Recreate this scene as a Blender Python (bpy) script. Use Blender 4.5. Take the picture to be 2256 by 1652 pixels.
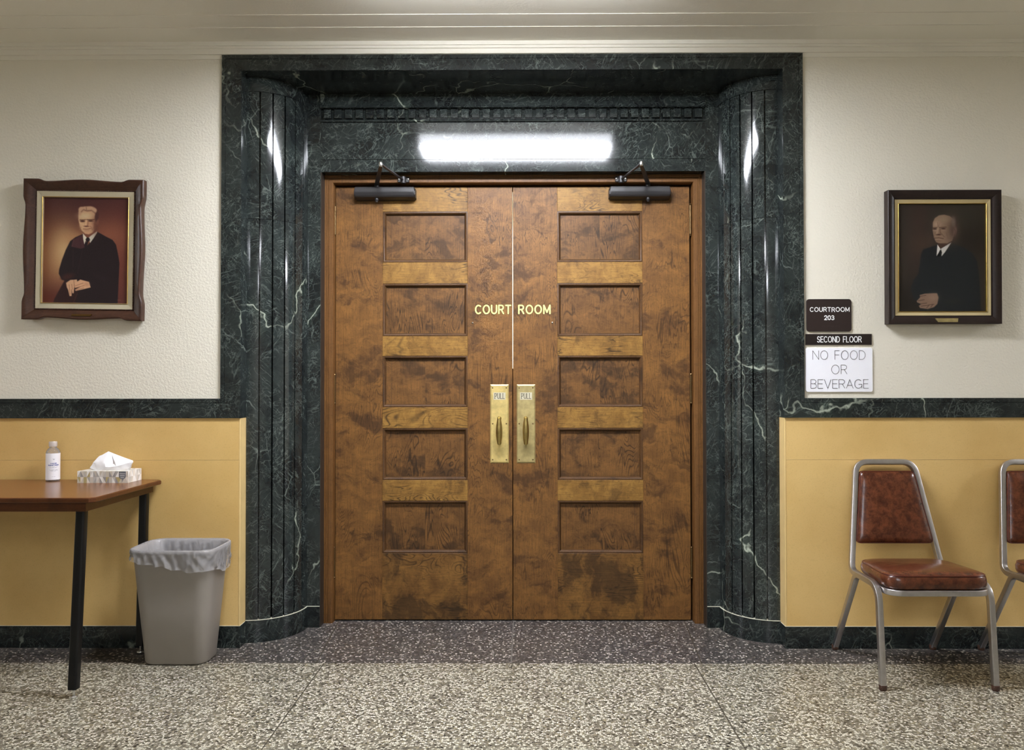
import bpy, bmesh, math, random
import numpy as np
from mathutils import Vector, Matrix

# ---------------------------------------------------------------- scene, camera, light, exposure
for o in list(bpy.data.objects):
    bpy.data.objects.remove(o, do_unlink=True)
S = bpy.context.scene
COL = S.collection
R = math.radians
W_PX, H_PX, F_PX = 2256, 1652, 1680.0

cam_d = bpy.data.cameras.new('camera')
cam = bpy.data.objects.new('camera', cam_d)
COL.objects.link(cam)
cam_d.sensor_fit = 'HORIZONTAL'
cam_d.sensor_width = 36.0
cam_d.lens = 36.0 * F_PX / W_PX
cam_d.clip_start = 0.05
cam_d.clip_end = 60
YAW, PITCH, ROLL = R(0.35), R(0.8), R(-0.06)
fw = Vector((-math.sin(YAW) * math.cos(PITCH), math.cos(YAW) * math.cos(PITCH), math.sin(PITCH)))
rt = fw.cross(Vector((0, 0, 1))).normalized()
up = rt.cross(fw)
rt, up = rt * math.cos(ROLL) + up * math.sin(ROLL), up * math.cos(ROLL) - rt * math.sin(ROLL)
M = Matrix((rt, up, -fw)).transposed().to_4x4()
M.translation = Vector((0.068, 0, 1.22))
cam.matrix_world = M
cam_d.shift_x = -0.009624
cam_d.shift_y = -0.002858
S.camera = cam

S.view_settings.view_transform = 'Standard'
S.view_settings.look = 'None'
S.view_settings.gamma = 1
S.view_settings.use_curve_mapping = False
S.view_settings.exposure = 1.84
S.cycles.use_denoising = True
S.cycles.max_bounces = 9
S.cycles.diffuse_bounces = 5
S.cycles.use_adaptive_sampling = True
S.cycles.adaptive_threshold = 0.015
S.cycles.glossy_bounces = 5
S.cycles.transparent_max_bounces = 12
S.cycles.sample_clamp_indirect = 6

world = bpy.data.worlds.new('world')
S.world = world
world.use_nodes = True
world.node_tree.nodes['Background'].inputs[0].default_value = (1, 0.96, 0.9, 1)
world.node_tree.nodes['Background'].inputs[1].default_value = 0.02

LAMP_POWER = 27.0          # emission of the corridor fixture's diffuser
COURT_POWER = 14.0         # emission of the courtroom fixture behind the doors

# ---------------------------------------------------------------- helpers
def lin(c):
    out = []
    for v in c:
        v = v / 255.0
        out.append(v / 12.92 if v <= 0.04045 else ((v + 0.055) / 1.055) ** 2.4)
    return tuple(out)

def rgba(c):
    return (*lin(c), 1.0)

class NT:
    """small node-graph builder"""
    def __init__(self, name):
        self.m = bpy.data.materials.new(name)
        self.m.use_nodes = True
        self.t = self.m.node_tree
        self.b = self.t.nodes['Principled BSDF']
        self.out = self.t.nodes['Material Output']
    def n(self, typ, ins=None, **kw):
        nd = self.t.nodes.new(typ)
        for k, v in kw.items():
            setattr(nd, k, v)
        for k, v in (ins or {}).items():
            self.set(nd.inputs[k], v)
        return nd
    def set(self, sock, v):
        if isinstance(v, bpy.types.NodeSocket):
            self.t.links.new(v, sock)
        else:
            sock.default_value = v
    def math(self, op, a, b=0.0, c=None, clamp=False):
        nd = self.n('ShaderNodeMath', operation=op)
        nd.use_clamp = clamp
        self.set(nd.inputs[0], a)
        self.set(nd.inputs[1], b)
        if c is not None:
            self.set(nd.inputs[2], c)
        return nd.outputs[0]
    def ramp(self, f, stops, interp='LINEAR'):
        nd = self.n('ShaderNodeValToRGB')
        cr = nd.color_ramp
        cr.interpolation = interp
        while len(cr.elements) < len(stops):
            cr.elements.new(0.5)
        for e, (p, c) in zip(cr.elements, stops):
            e.position = p
            e.color = c if len(c) == 4 else (*c, 1)
        self.set(nd.inputs[0], f)
        return nd.outputs[0]
    def step(self, f, a, b):
        nd = self.n('ShaderNodeMapRange', {'From Min': a, 'From Max': b}, interpolation_type='SMOOTHSTEP')
        self.set(nd.inputs[0], f)
        return nd.outputs[0]
    def mix(self, f, a, b, blend='MIX'):
        nd = self.n('ShaderNodeMix', data_type='RGBA', blend_type=blend)
        self.set(nd.inputs[0], f)
        self.set(nd.inputs[6], a if isinstance(a, bpy.types.NodeSocket) or len(a) == 4 else (*a, 1))
        self.set(nd.inputs[7], b if isinstance(b, bpy.types.NodeSocket) or len(b) == 4 else (*b, 1))
        return nd.outputs[2]
    def co(self, rnd=0.0, scale=(1, 1, 1)):
        v = self.n('ShaderNodeTexCoord').outputs['Object']
        if rnd:
            r = self.n('ShaderNodeObjectInfo').outputs['Random']
            cb = self.n('ShaderNodeCombineXYZ', {0: self.math('MULTIPLY', r, rnd), 1: self.math('MULTIPLY', r, rnd * 1.7), 2: self.math('MULTIPLY', r, rnd * 2.3)})
            v = self.n('ShaderNodeVectorMath', {0: v, 1: cb.outputs[0]}, operation='ADD').outputs[0]
        if scale != (1, 1, 1):
            v = self.scale(v, scale)
        return v
    def scale(self, v, s):
        return self.n('ShaderNodeVectorMath', {0: v, 1: s}, operation='MULTIPLY').outputs[0]
    def noise(self, v, scale, detail=2.0, rough=0.5, dist=0.0, color=False):
        nd = self.n('ShaderNodeTexNoise', {'Vector': v, 'Scale': scale, 'Detail': detail, 'Roughness': rough, 'Distortion': dist})
        return nd.outputs['Color' if color else 'Fac']
    def bump(self, h, strength, dist):
        nd = self.n('ShaderNodeBump', {'Strength': strength, 'Distance': dist, 'Height': h})
        self.t.links.new(nd.outputs[0], self.b.inputs['Normal'])
    def bsdf(self, **kw):
        for k, v in kw.items():
            k = {'color': 'Base Color', 'rough': 'Roughness', 'metal': 'Metallic', 'spec': 'Specular IOR Level', 'coat': 'Coat Weight',
                 'coat_rough': 'Coat Roughness', 'emit': 'Emission Color', 'emit_s': 'Emission Strength', 'sheen': 'Sheen Weight'}[k]
            if isinstance(v, tuple) and len(v) == 3:
                v = (*v, 1)
            self.set(self.b.inputs[k], v)
        return self.m

def plain(name, c, rough=0.5, var=0.06, **kw):
    """a procedural paint/plastic/metal with a little unevenness"""
    g = NT(name)
    l = lin(c)
    f = g.noise(g.co(), 14.0, 3)
    col = g.mix(f, tuple(max(0, x * (1 - var * 2)) for x in l), tuple(min(1, x * (1 + var * 2)) for x in l))
    return g.bsdf(color=col, rough=rough, **kw)

# ---------------------------------------------------------------- materials
def m_wood(name, axis, dark, mid, light, lines=0.5, blotch=(0.52, 0.68), fig=1.0, rough=0.50):
    g = NT(name)
    v = g.co(rnd=17.0)
    ax = lambda a, c: (a, a, c) if axis == 'z' else (c, a, a)
    n1 = g.noise(g.scale(v, ax(1, 0.22)), 6.0, 3.0, 0.5, 0.8)
    ring = g.math('SINE', g.math('MULTIPLY', n1, 210.0))
    rl = g.math('POWER', g.math('MULTIPLY_ADD', ring, 0.5, 0.5), 6.0)
    patch = g.step(g.noise(v, 5.0, 3.0), 0.45, 0.62)
    rl = g.math('MULTIPLY', rl, g.math('MULTIPLY', patch, lines))
    fine = g.noise(g.scale(v, ax(1, 0.035)), 260.0, 3.0, 0.75)
    warp = g.n('ShaderNodeVectorMath', {0: g.scale(g.noise(v, 9.0, 3.0, 0.6, 0.0, True), (0.10, 0.10, 0.10)), 1: v}, operation='ADD').outputs[0]
    bl = g.step(g.noise(g.scale(warp, ax(0.7, 1.0)), 6.5, 7.0, 0.66, 0.4), *blotch)
    chat = g.step(g.noise(g.scale(warp, ax(0.7, 1.3)), 13.0, 5.0, 0.62, 0.3), 0.28, 0.72)
    curl = g.noise(g.scale(warp, ax(1.0, 2.2)), 42.0, 4.0, 0.65, 1.0)
    c = g.mix(g.math('MULTIPLY', chat, fig), mid, light)
    c = g.mix(g.math('MULTIPLY', g.step(curl, 0.5, 0.72), 0.42), c, dark)
    c = g.mix(g.math('MULTIPLY', bl, 0.68), c, dark)
    c = g.mix(rl, c, tuple(x * 0.35 for x in dark))
    c = g.mix(g.step(fine, 0.25, 0.75), g.mix(0.42, c, tuple(x * 0.5 for x in dark)), c)
    sp = g.noise(g.scale(v, ax(1, 0.25)), 150.0, 3.0, 0.6)
    c = g.mix(g.math('MULTIPLY', g.step(sp, 0.56, 0.72), 0.34), c, tuple(x * 0.6 for x in dark))
    g.bump(fine, 0.08, 0.002)
    return g.bsdf(color=c, rough=g.math('MULTIPLY_ADD', bl, 0.08, rough), spec=0.3, coat=0.03, coat_rough=0.2)

def m_marble(name, base=0.8, vein=1.0, rough=0.09):
    g = NT(name)
    v = g.co(rnd=3.0)
    def centred(scale, k):
        n = g.noise(v, scale, 4.0, 0.6, 0.0, True)
        n = g.n('ShaderNodeVectorMath', {0: n, 1: (0.5, 0.5, 0.5)}, operation='SUBTRACT').outputs[0]
        return g.scale(n, (k, k, k))
    def warped(k1, k2):
        d = g.n('ShaderNodeVectorMath', {0: centred(2.0, k1), 1: centred(14.0, k2)}, operation='ADD').outputs[0]
        return g.n('ShaderNodeVectorMath', {0: v, 1: d}, operation='ADD').outputs[0]
    dv = warped(0.45, 0.035)
    tv = warped(0.16, 0.012)
    def vor(vec, scale, width, lo, hi, ms):
        e = g.n('ShaderNodeTexVoronoi', {'Vector': g.scale(vec, (1.25, 1.0, 0.7)), 'Scale': scale}, feature='DISTANCE_TO_EDGE').outputs['Distance']
        line = g.math('SUBTRACT', 1.0, g.step(e, 0.0, width))
        return g.math('MULTIPLY', line, g.step(g.noise(v, ms, 4.0, 0.6), lo, hi))
    def threads(rot, scale, width, lo, hi):
        m = g.n('ShaderNodeMapping', {'Vector': tv, 'Rotation': rot, 'Scale': (1.0, 1.0, 9.0)}, vector_type='TEXTURE')
        r = g.math('ABSOLUTE', g.math('SUBTRACT', g.noise(m.outputs[0], scale, 2.0, 0.5, 0.1), 0.5))
        r = g.math('SUBTRACT', 1.0, g.step(r, 0.0, width))
        return g.math('MULTIPLY', r, g.step(g.noise(v, scale * 0.22, 3.0, 0.6), lo, hi))
    big = vor(dv, 1.9, 0.011, 0.50, 0.66, 2.6)
    halo = vor(dv, 1.9, 0.060, 0.54, 0.72, 2.6)
    med = vor(warped(0.2, 0.03), 7.0, 0.024, 0.50, 0.72, 5.0)
    cloud = g.noise(dv, 7.0, 5.0, 0.65)
    b0 = tuple(x * base for x in lin((28, 31, 32)))
    b1 = tuple(x * base for x in lin((48, 54, 53)))
    c = g.mix(g.step(cloud, 0.3, 0.7), b0, b1)
    for rot, sc, w in (((0.0, 0.5, 0.3), 30.0, 0.022), ((0.3, -0.7, 0.2), 36.0, 0.022), ((0.2, 1.45, 0.0), 26.0, 0.020), ((-0.3, 2.3, 0.4), 46.0, 0.024), ((0.1, 1.05, 0.5), 40.0, 0.022)):
        c = g.mix(g.math('MULTIPLY', threads(rot, sc, w, 0.44, 0.68), 0.48 * vein), c, lin((104, 114, 108)))
    c = g.mix(g.math('MULTIPLY', med, 0.55 * vein), c, lin((130, 140, 132)))
    c = g.mix(g.math('MULTIPLY', halo, 0.16 * vein), c, lin((92, 112, 96)))
    c = g.mix(g.math('MULTIPLY', big, 0.85 * vein), c, lin((172, 180, 164)))
    dk = g.step(g.noise(dv, 60.0, 4.0, 0.65), 0.57, 0.70)
    c = g.mix(g.math('MULTIPLY', dk, 0.6), c, lin((13, 15, 15)))
    return g.bsdf(color=c, rough=rough, spec=0.5)

def m_terrazzo(name, matrix, stops, scale, gap=0.05):
    g = NT(name)
    v = g.co()
    d = g.n('ShaderNodeVectorMath', {0: g.noise(v, 90.0, 2.0, 0.5, 0.0, True), 1: (0.5, 0.5, 0.5)}, operation='SUBTRACT').outputs[0]
    dv = g.n('ShaderNodeVectorMath', {0: v, 1: g.scale(d, (0.012, 0.012, 0.0))}, operation='ADD').outputs[0]
    vo = g.n('ShaderNodeTexVoronoi', {'Vector': dv, 'Scale': scale}, feature='F1', voronoi_dimensions='2D')
    ed = g.n('ShaderNodeTexVoronoi', {'Vector': dv, 'Scale': scale}, feature='DISTANCE_TO_EDGE', voronoi_dimensions='2D').outputs['Distance']
    rnd = g.n('ShaderNodeSeparateColor', {0: vo.outputs['Color']}).outputs[0]
    c = g.ramp(rnd, stops, 'CONSTANT')
    c = g.mix(g.step(ed, gap, gap + 0.08), matrix, c)
    c = g.mix(g.step(g.noise(v, 1.1, 3.0), 0.3, 0.7), c, g.mix(0.10, c, lin((120, 105, 80))))
    return g.bsdf(color=c, rough=0.33, spec=0.4)

def m_plaster(name, c, bump=0.5, scale=95.0):
    g = NT(name)
    v = g.co()
    h = g.noise(v, scale, 3.0, 0.55)
    l = lin(c)
    col = g.mix(g.noise(v, 2.0, 4.0), tuple(x * 0.96 for x in l), tuple(min(1, x * 1.03) for x in l))
    g.bump(h, bump, 0.006)
    return g.bsdf(color=col, rough=0.62, spec=0.3)

def m_yellow(name):
    g = NT(name)
    v = g.co()
    a = g.noise(v, 1.7, 5.0, 0.6)
    b = g.noise(v, 160.0, 2.0, 0.6)
    c = g.mix(g.step(a, 0.3, 0.7), lin((205, 168, 102)), lin((220, 186, 122)))
    c = g.mix(g.math('MULTIPLY', g.step(b, 0.5, 0.8), 0.18), c, lin((150, 116, 62)))
    st = g.step(g.noise(g.scale(v, (1, 1, 2.2)), 5.0, 6.0, 0.7), 0.62, 0.75)
    c = g.mix(g.math('MULTIPLY', st, 0.16), c, lin((140, 104, 55)))
    return g.bsdf(color=c, rough=0.42, spec=0.4)

def m_vinyl(name):
    g = NT(name)
    v = g.co(rnd=5.0)
    a = g.noise(v, 30.0, 8.0, 0.75, 0.2)
    c = g.mix(g.step(a, 0.30, 0.72), lin((56, 27, 17)), lin((106, 58, 36)))
    g.bump(g.noise(v, 30.0, 3.0, 0.5), 0.12, 0.01)
    return g.bsdf(color=c, rough=0.24, spec=0.5)

def m_metal(name, c, rough, var=0.1, scale=30.0, bump=0.0, metal=1.0):
    g = NT(name)
    v = g.co(rnd=2.0)
    l = lin(c)
    f = g.noise(v, scale, 5.0, 0.65)
    col = g.mix(g.step(f, 0.3, 0.7), tuple(x * (1 - var * 2) for x in l), l)
    if bump:
        g.bump(g.noise(v, scale * 0.9, 3.0), bump, 0.01)
    return g.bsdf(color=col, metal=metal, rough=g.math('MULTIPLY_ADD', f, 0.12, rough))

def m_vcol(name, rough=0.5, **kw):
    g = NT(name)
    a = g.n('ShaderNodeAttribute', attribute_name='paint')
    return g.bsdf(color=a.outputs['Color'], rough=rough, **kw)

def m_film(name, tint, gloss_rough, body, clear, crease=0.0):
    """see-through film or pane: clear share + a body that reflects"""
    g = NT(name)
    g.bsdf(color=body, rough=gloss_rough, spec=0.6)
    if crease:
        g.bump(g.noise(g.scale(g.co(), (1, 1, 0.6)), 28.0, 3.0, 0.6, 1.5), crease, 0.02)
    tr = g.n('ShaderNodeBsdfTransparent', {0: (*tint, 1)})
    lw = g.n('ShaderNodeLayerWeight', {'Blend': 0.25}).outputs['Fresnel']
    f = g.math('MULTIPLY_ADD', lw, 0.5, 1 - clear, clamp=True)
    mx = g.n('ShaderNodeMixShader', {0: f})
    g.t.links.new(tr.outputs[0], mx.inputs[1])
    g.t.links.new(g.b.outputs[0], mx.inputs[2])
    g.t.links.new(mx.outputs[0], g.out.inputs[0])
    return g.m

MAT = {}
MAT['stile'] = m_wood('birch_stile', 'z', lin((58, 36, 18)), lin((107, 72, 35)), lin((138, 96, 47)), lines=0.6, blotch=(0.50, 0.63))
MAT['panel'] = m_wood('birch_panel', 'z', lin((51, 33, 17)), lin((98, 66, 32)), lin((129, 89, 45)), lines=0.8, blotch=(0.48, 0.62))
MAT['rail'] = m_wood('birch_rail', 'x', lin((73, 48, 20)), lin((127, 91, 40)), lin((160, 120, 58)), lines=0.85, blotch=(0.55, 0.68))
MAT['base_rail'] = m_wood('birch_bottom_rail', 'x', lin((49, 33, 16)), lin((106, 72, 33)), lin((140, 100, 48)), lines=0.7, blotch=(0.45, 0.58))
MAT['casing'] = m_wood('birch_casing', 'z', lin((69, 44, 22)), lin((109, 73, 36)), lin((126, 86, 46)), lines=0.3, blotch=(0.6, 0.8), fig=0.6)
MAT['moulding'] = m_wood('panel_moulding', 'z', lin((46, 29, 16)), lin((82, 55, 29)), lin((100, 68, 37)), lines=0.2, fig=0.5)
MAT['marble'] = m_marble('green_marble')
MAT['marble_dark'] = m_marble('green_marble_base', 0.6, 0.7, 0.14)
MAT['plaster'] = m_plaster('cream_plaster', (224, 218, 203))
MAT['ceiling'] = m_plaster('ceiling_paint', (228, 223, 210), 0.15)
MAT['yellow'] = m_yellow('ochre_panel')
MAT['bead'] = plain('corner_bead_paint', (214, 184, 126), 0.4, 0.08)
MAT['caulk'] = plain('pale_caulk', (215, 210, 190), 0.6)
MAT['floor'] = m_terrazzo('light_terrazzo', lin((100, 95, 82)), [(0.0, lin((16, 16, 15))), (0.055, lin((70, 66, 58))), (0.15, lin((106, 101, 89))), (0.40, lin((144, 139, 124))), (0.62, lin((198, 194, 177))), (0.92, lin((140, 132, 108)))], 128.0)
MAT['band'] = m_terrazzo('dark_terrazzo', lin((62, 59, 59)), [(0.0, lin((42, 41, 41))), (0.30, lin((72, 69, 68))), (0.55, lin((96, 91, 88))), (0.72, lin((60, 57, 57))), (0.82, lin((196, 190, 176))), (0.91, lin((126, 119, 110)))], 125.0)
MAT['strip'] = plain('divider_strip_zinc', (72, 66, 56), 0.5)
MAT['worn'] = plain('worn_joint', (112, 107, 102), 0.5, 0.15)
MAT['bronze'] = plain('bronze_edge', (66, 60, 54), 0.4, metal=0.5)
MAT['black_metal'] = plain('black_closer_paint', (40, 38, 40), 0.42)
MAT['steel'] = m_metal('bright_steel', (205, 203, 198), 0.22)
MAT['brass'] = m_metal('aged_brass', (222, 198, 128), 0.36, 0.14, 24.0, 0.06, 0.55)
MAT['brass_dull'] = m_metal('dull_brass', (190, 172, 118), 0.40, 0.14, 30.0, 0.03, 0.55)
MAT['brass_grip'] = m_metal('worn_brass_grip', (196, 172, 108), 0.26, 0.12, 30.0)
MAT['hinge'] = m_metal('hinge_brass', (116, 94, 64), 0.36)
MAT['pale_brass'] = plain('pull_label_plate', (206, 200, 176), 0.4, metal=0.35)
MAT['etched'] = plain('etched_letter', (104, 96, 76), 0.5)
MAT['gold_letter'] = plain('yellow_lettering', (252, 242, 132), 0.45, 0.01)
MAT['dark_outline'] = plain('letter_outline', (58, 44, 18), 0.5)
MAT['screw'] = m_metal('screw_head', (150, 140, 128), 0.35)
MAT['alu'] = m_metal('brushed_aluminium', (196, 192, 192), 0.30, 0.05, 40.0)
MAT['vinyl'] = m_vinyl('russet_vinyl')
MAT['piping'] = plain('vinyl_piping', (78, 30, 18), 0.3)
MAT['rubber'] = plain('brown_rubber', (70, 46, 34), 0.6)
MAT['table_top'] = m_wood('table_laminate', 'x', lin((96, 56, 28)), lin((122, 74, 38)), lin((136, 84, 44)), lines=0.1, blotch=(0.6, 0.9), fig=0.5, rough=0.24)
MAT['table_edge'] = m_wood('table_edge', 'x', lin((66, 36, 20)), lin((88, 50, 27)), lin((100, 58, 31)), lines=0.1, fig=0.5, rough=0.3)
MAT['black_leg'] = plain('black_enamel', (13, 12, 12), 0.4, spec=0.3)
MAT['bin'] = plain('grey_plastic', (140, 132, 124), 0.46, 0.03)
MAT['bag'] = m_film('bin_liner_film', (0.90, 0.90, 0.92), 0.13, lin((214, 212, 214)), 0.70, 0.45)
MAT['glass'] = m_film('picture_glass', (0.97, 0.98, 0.97), 0.02, lin((10, 10, 10)), 0.985)
MAT['clear'] = m_film('clear_bottle', (0.93, 0.93, 0.94), 0.05, lin((190, 188, 190)), 0.78)
MAT['clear_cap'] = m_film('clear_cap', (0.9, 0.88, 0.88), 0.1, lin((222, 212, 208)), 0.35)
MAT['white_label'] = plain('white_label', (238, 236, 240), 0.45, 0.01)
MAT['blue_ink'] = plain('blue_ink', (40, 68, 150), 0.5)
MAT['grey_ink'] = plain('grey_ink', (140, 142, 150), 0.5)
MAT['tissue'] = plain('tissue_paper', (244, 242, 244), 0.85, 0.01)
MAT['box_print'] = m_vcol('tissue_box_print', 0.45)
MAT['badge'] = plain('grey_badge', (104, 106, 112), 0.45)
MAT['white_ink'] = plain('white_ink', (238, 238, 238), 0.45, 0.01)
MAT['sign_brown'] = plain('dark_brown_plastic', (43, 32, 30), 0.4, 0.04)
MAT['sign_back'] = plain('sign_edge', (150, 138, 124), 0.5)
MAT['sign_black'] = plain('black_brown_plastic', (34, 26, 25), 0.35, 0.04)
MAT['sign_white'] = plain('white_plastic', (243, 243, 250), 0.35, 0.005)
MAT['black_ink'] = plain('black_ink', (30, 28, 34), 0.5)
MAT['frame_brown'] = m_wood('walnut_frame', 'x', lin((46, 28, 21)), lin((74, 48, 37)), lin((92, 62, 48)), lines=0.2, fig=0.6, rough=0.36)
MAT['frame_dark'] = m_wood('ebony_frame', 'x', lin((30, 22, 20)), lin((44, 33, 30)), lin((54, 42, 38)), lines=0.1, fig=0.6, rough=0.38)
MAT['linen'] = plain('linen_liner', (186, 176, 150), 0.8, 0.05)
MAT['linen_gold'] = plain('cream_liner', (190, 172, 128), 0.7, 0.05)
MAT['gold'] = m_metal('gilt_fillet', (226, 192, 110), 0.28)
MAT['bronze_plate'] = m_metal('bronze_name_plate', (120, 92, 54), 0.4)
MAT['photo'] = m_vcol('portrait_print', 0.5, spec=0.25)
MAT['lamp_body'] = plain('white_enamel', (228, 228, 224), 0.4)
MAT['courtroom'] = plain('courtroom_wall', (232, 226, 210), 0.6)
MAT['dark_panel'] = plain('courtroom_panelling', (58, 36, 22), 0.5)

def m_emit(name, c, s):
    g = NT(name)
    g.bsdf(color=(0.8, 0.8, 0.8), emit=c, emit_s=s, rough=0.4)
    return g.m
MAT['tube_light'] = m_emit('lit_diffuser', (0.95, 0.985, 1.06), LAMP_POWER)
MAT['tube_light_far'] = m_emit('lit_diffuser_far', (0.95, 0.985, 1.06), LAMP_POWER * 0.6)
MAT['side_glow'] = m_emit('dimmer_side_lens', (0.95, 0.985, 1.06), LAMP_POWER * 0.22)
MAT['court_light'] = m_emit('lit_courtroom_diffuser', (1.0, 0.97, 0.92), COURT_POWER)

# ---------------------------------------------------------------- object helpers
def thing(name, loc, label=None, cat=None, group=None, kind=None, rot=(0, 0, 0), parent=None):
    o = bpy.data.objects.new(name, None)
    o.empty_display_size = 0.05
    COL.objects.link(o)
    o.location = loc
    o.rotation_euler = rot
    if parent:
        o.parent = parent
    return tag(o, label, cat, group, kind)

def tag(o, label=None, cat=None, group=None, kind=None):
    for k, v in (('label', label), ('category', cat), ('group', group), ('kind', kind)):
        if v:
            o[k] = v
    return o

def wpos(o):
    v = Vector(o.location)
    while o.parent:
        o = o.parent
        v += Vector(o.location)
    return v

def obj(name, bm, mat, parent=None, world=True, smooth=None, kind=None):
    """link one bmesh as one object; world=True: the vertices are world coordinates"""
    if parent is not None and world:
        off = wpos(parent)
        for v in bm.verts:
            v.co -= off
    bmesh.ops.recalc_face_normals(bm, faces=bm.faces)
    me = bpy.data.meshes.new(name)
    bm.to_mesh(me)
    bm.free()
    mats = mat if isinstance(mat, list) else [mat]
    for m in mats:
        me.materials.append(MAT[m])
    if smooth is not None:
        if smooth >= 180:
            me.shade_smooth()
        else:
            me.shade_smooth()
            me.set_sharp_from_angle(angle=R(smooth))
    o = bpy.data.objects.new(name, me)
    COL.objects.link(o)
    if parent is not None:
        o.parent = parent
    if kind:
        o['kind'] = kind
    return o

def B():
    return bmesh.new()

def box(bm, x0, x1, y0, y1, z0, z1, bev=0.0, seg=2):
    r = bmesh.ops.create_cube(bm, size=1.0)
    vs = r['verts']
    for v in vs:
        v.co = Vector(((x0 + x1) / 2 + v.co.x * (x1 - x0), (y0 + y1) / 2 + v.co.y * (y1 - y0), (z0 + z1) / 2 + v.co.z * (z1 - z0)))
    if bev:
        es = list({e for v in vs for e in v.link_edges})
        bmesh.ops.bevel(bm, geom=es, offset=bev, segments=seg, profile=0.5, affect='EDGES')
    return bm

def prism(bm, pts, f0, f1):
    """close a polygon between two placements: f0/f1 map (a,b) to 3-D"""
    a = [bm.verts.new(f0(*p)) for p in pts]
    b = [bm.verts.new(f1(*p)) for p in pts]
    n = len(pts)
    bm.faces.new(a)
    bm.faces.new(b[::-1])
    for i in range(n):
        bm.faces.new((a[i], a[(i + 1) % n], b[(i + 1) % n], b[i]))
    return bm

def loft(bm, loops, cap0=True, cap1=True, closed=True):
    vs = [[bm.verts.new(p) for p in lp] for lp in loops]
    n = len(vs[0])
    for a, b in zip(vs, vs[1:]):
        for i in range(n if closed else n - 1):
            bm.faces.new((a[i], a[(i + 1) % n], b[(i + 1) % n], b[i]))
    if cap0 and closed:
        bm.faces.new(vs[0][::-1])
    if cap1 and closed:
        bm.faces.new(vs[-1])
    return vs

def lathe(bm, prof, c, axis='z', seg=24):
    loops = []
    for r, h in prof:
        lp = []
        for i in range(seg):
            a = 2 * math.pi * i / seg
            u, w = r * math.cos(a), r * math.sin(a)
            p = {'z': (u, w, h), 'x': (h, u, w), 'y': (u, h, w)}[axis]
            lp.append(Vector(c) + Vector(p))
        loops.append(lp)
    loft(bm, loops)
    return bm

def fillet(pts, r, n=6, closed=False):
    pts = [Vector(p) for p in pts]
    out = []
    N = len(pts)
    for i, p in enumerate(pts):
        if not closed and i in (0, N - 1):
            out.append(p)
            continue
        a, b = pts[i - 1], pts[(i + 1) % N]
        rr = r[i] if isinstance(r, (list, tuple)) else r
        d0, d1 = (a - p), (b - p)
        ang = d0.angle(d1)
        t = min(rr / math.tan(ang / 2), d0.length * 0.49, d1.length * 0.49)
        p0, p1 = p + d0.normalized() * t, p + d1.normalized() * t
        for k in range(n + 1):
            s = k / n
            out.append(p0 * (1 - s) ** 2 + p * 2 * s * (1 - s) + p1 * s * s)
    return out

def sq_profile(a, b=None, r=0.004):
    b = b or a
    pr = []
    for cx, cy, a0 in ((a / 2 - r, b / 2 - r, 0), (-a / 2 + r, b / 2 - r, 90), (-a / 2 + r, -b / 2 + r, 180), (a / 2 - r, -b / 2 + r, 270)):
        for k in range(4):
            t = R(a0 + 30 * k)
            pr.append((cx + r * math.cos(t), cy + r * math.sin(t)))
    return pr

def round_profile(r, n=10):
    return [(r * math.cos(2 * math.pi * i / n), r * math.sin(2 * math.pi * i / n)) for i in range(n)]

def sweep(bm, path, prof, nrm, closed=False):
    path = [Vector(p) for p in path]
    N = len(path)
    loops = []
    nr = Vector(nrm)
    for i, p in enumerate(path):
        if closed:
            t = path[(i + 1) % N] - path[i - 1]
        else:
            t = path[min(i + 1, N - 1)] - path[max(i - 1, 0)]
        t.normalize()
        nr = (nr - t * nr.dot(t)).normalized()
        bi = t.cross(nr)
        loops.append([p + nr * u + bi * w for u, w in prof])
    if closed:
        n = len(prof)
        # find the roll that matches start and end
        loops.append(loops[0])
        vs = [[bm.verts.new(p) for p in lp] for lp in loops[:-1]]
        for k in range(N):
            a, b = vs[k], vs[(k + 1) % N]
            sh = 0
            if k == N - 1:
                sh = min(range(n), key=lambda s: (Vector(a[0].co) - Vector(b[s].co)).length)
            for i in range(n):
                bm.faces.new((a[i], a[(i + 1) % n], b[(i + 1 + sh) % n], b[(i + sh) % n]))
    else:
        loft(bm, loops)
    return bm

def rrect(hx, hy, r, n=5):
    out = []
    for cx, cy, a0 in ((hx - r, hy - r, 0), (-hx + r, hy - r, 90), (-hx + r, -hy + r, 180), (hx - r, -hy + r, 270)):
        for k in range(n + 1):
            t = R(a0 + 90 * k / n)
            out.append((cx + r * math.cos(t), cy + r * math.sin(t)))
    return out

def ball(bm, c, r, seg=12, sc=(1, 1, 1)):
    bmesh.ops.create_uvsphere(bm, u_segments=seg, v_segments=seg // 2 + 1, radius=r, matrix=Matrix.Translation(c) @ Matrix.Diagonal((*sc, 1)))
    return bm

def rect_frame(bm, x0, x1, z0, z1, prof, close_back=True):
    """mitred frame: profile = list of (inset, y)"""
    loops = [[(x0 + d, y, z0 + d), (x1 - d, y, z0 + d), (x1 - d, y, z1 - d), (x0 + d, y, z1 - d)] for d, y in prof]
    vs = [[bm.verts.new(p) for p in lp] for lp in loops]
    m = len(vs)
    for k in range(m if close_back else m - 1):
        a, b = vs[k], vs[(k + 1) % m]
        for i in range(4):
            bm.faces.new((a[i], a[(i + 1) % 4], b[(i + 1) % 4], b[i]))
    return bm

# ---------------------------------------------------------------- stroke lettering
def _arc(cx, cy, rx, ry, a0, a1, n=14):
    return [(cx + rx * math.cos(R(a0 + (a1 - a0) * i / n)), cy + ry * math.sin(R(a0 + (a1 - a0) * i / n))) for i in range(n + 1)]

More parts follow.
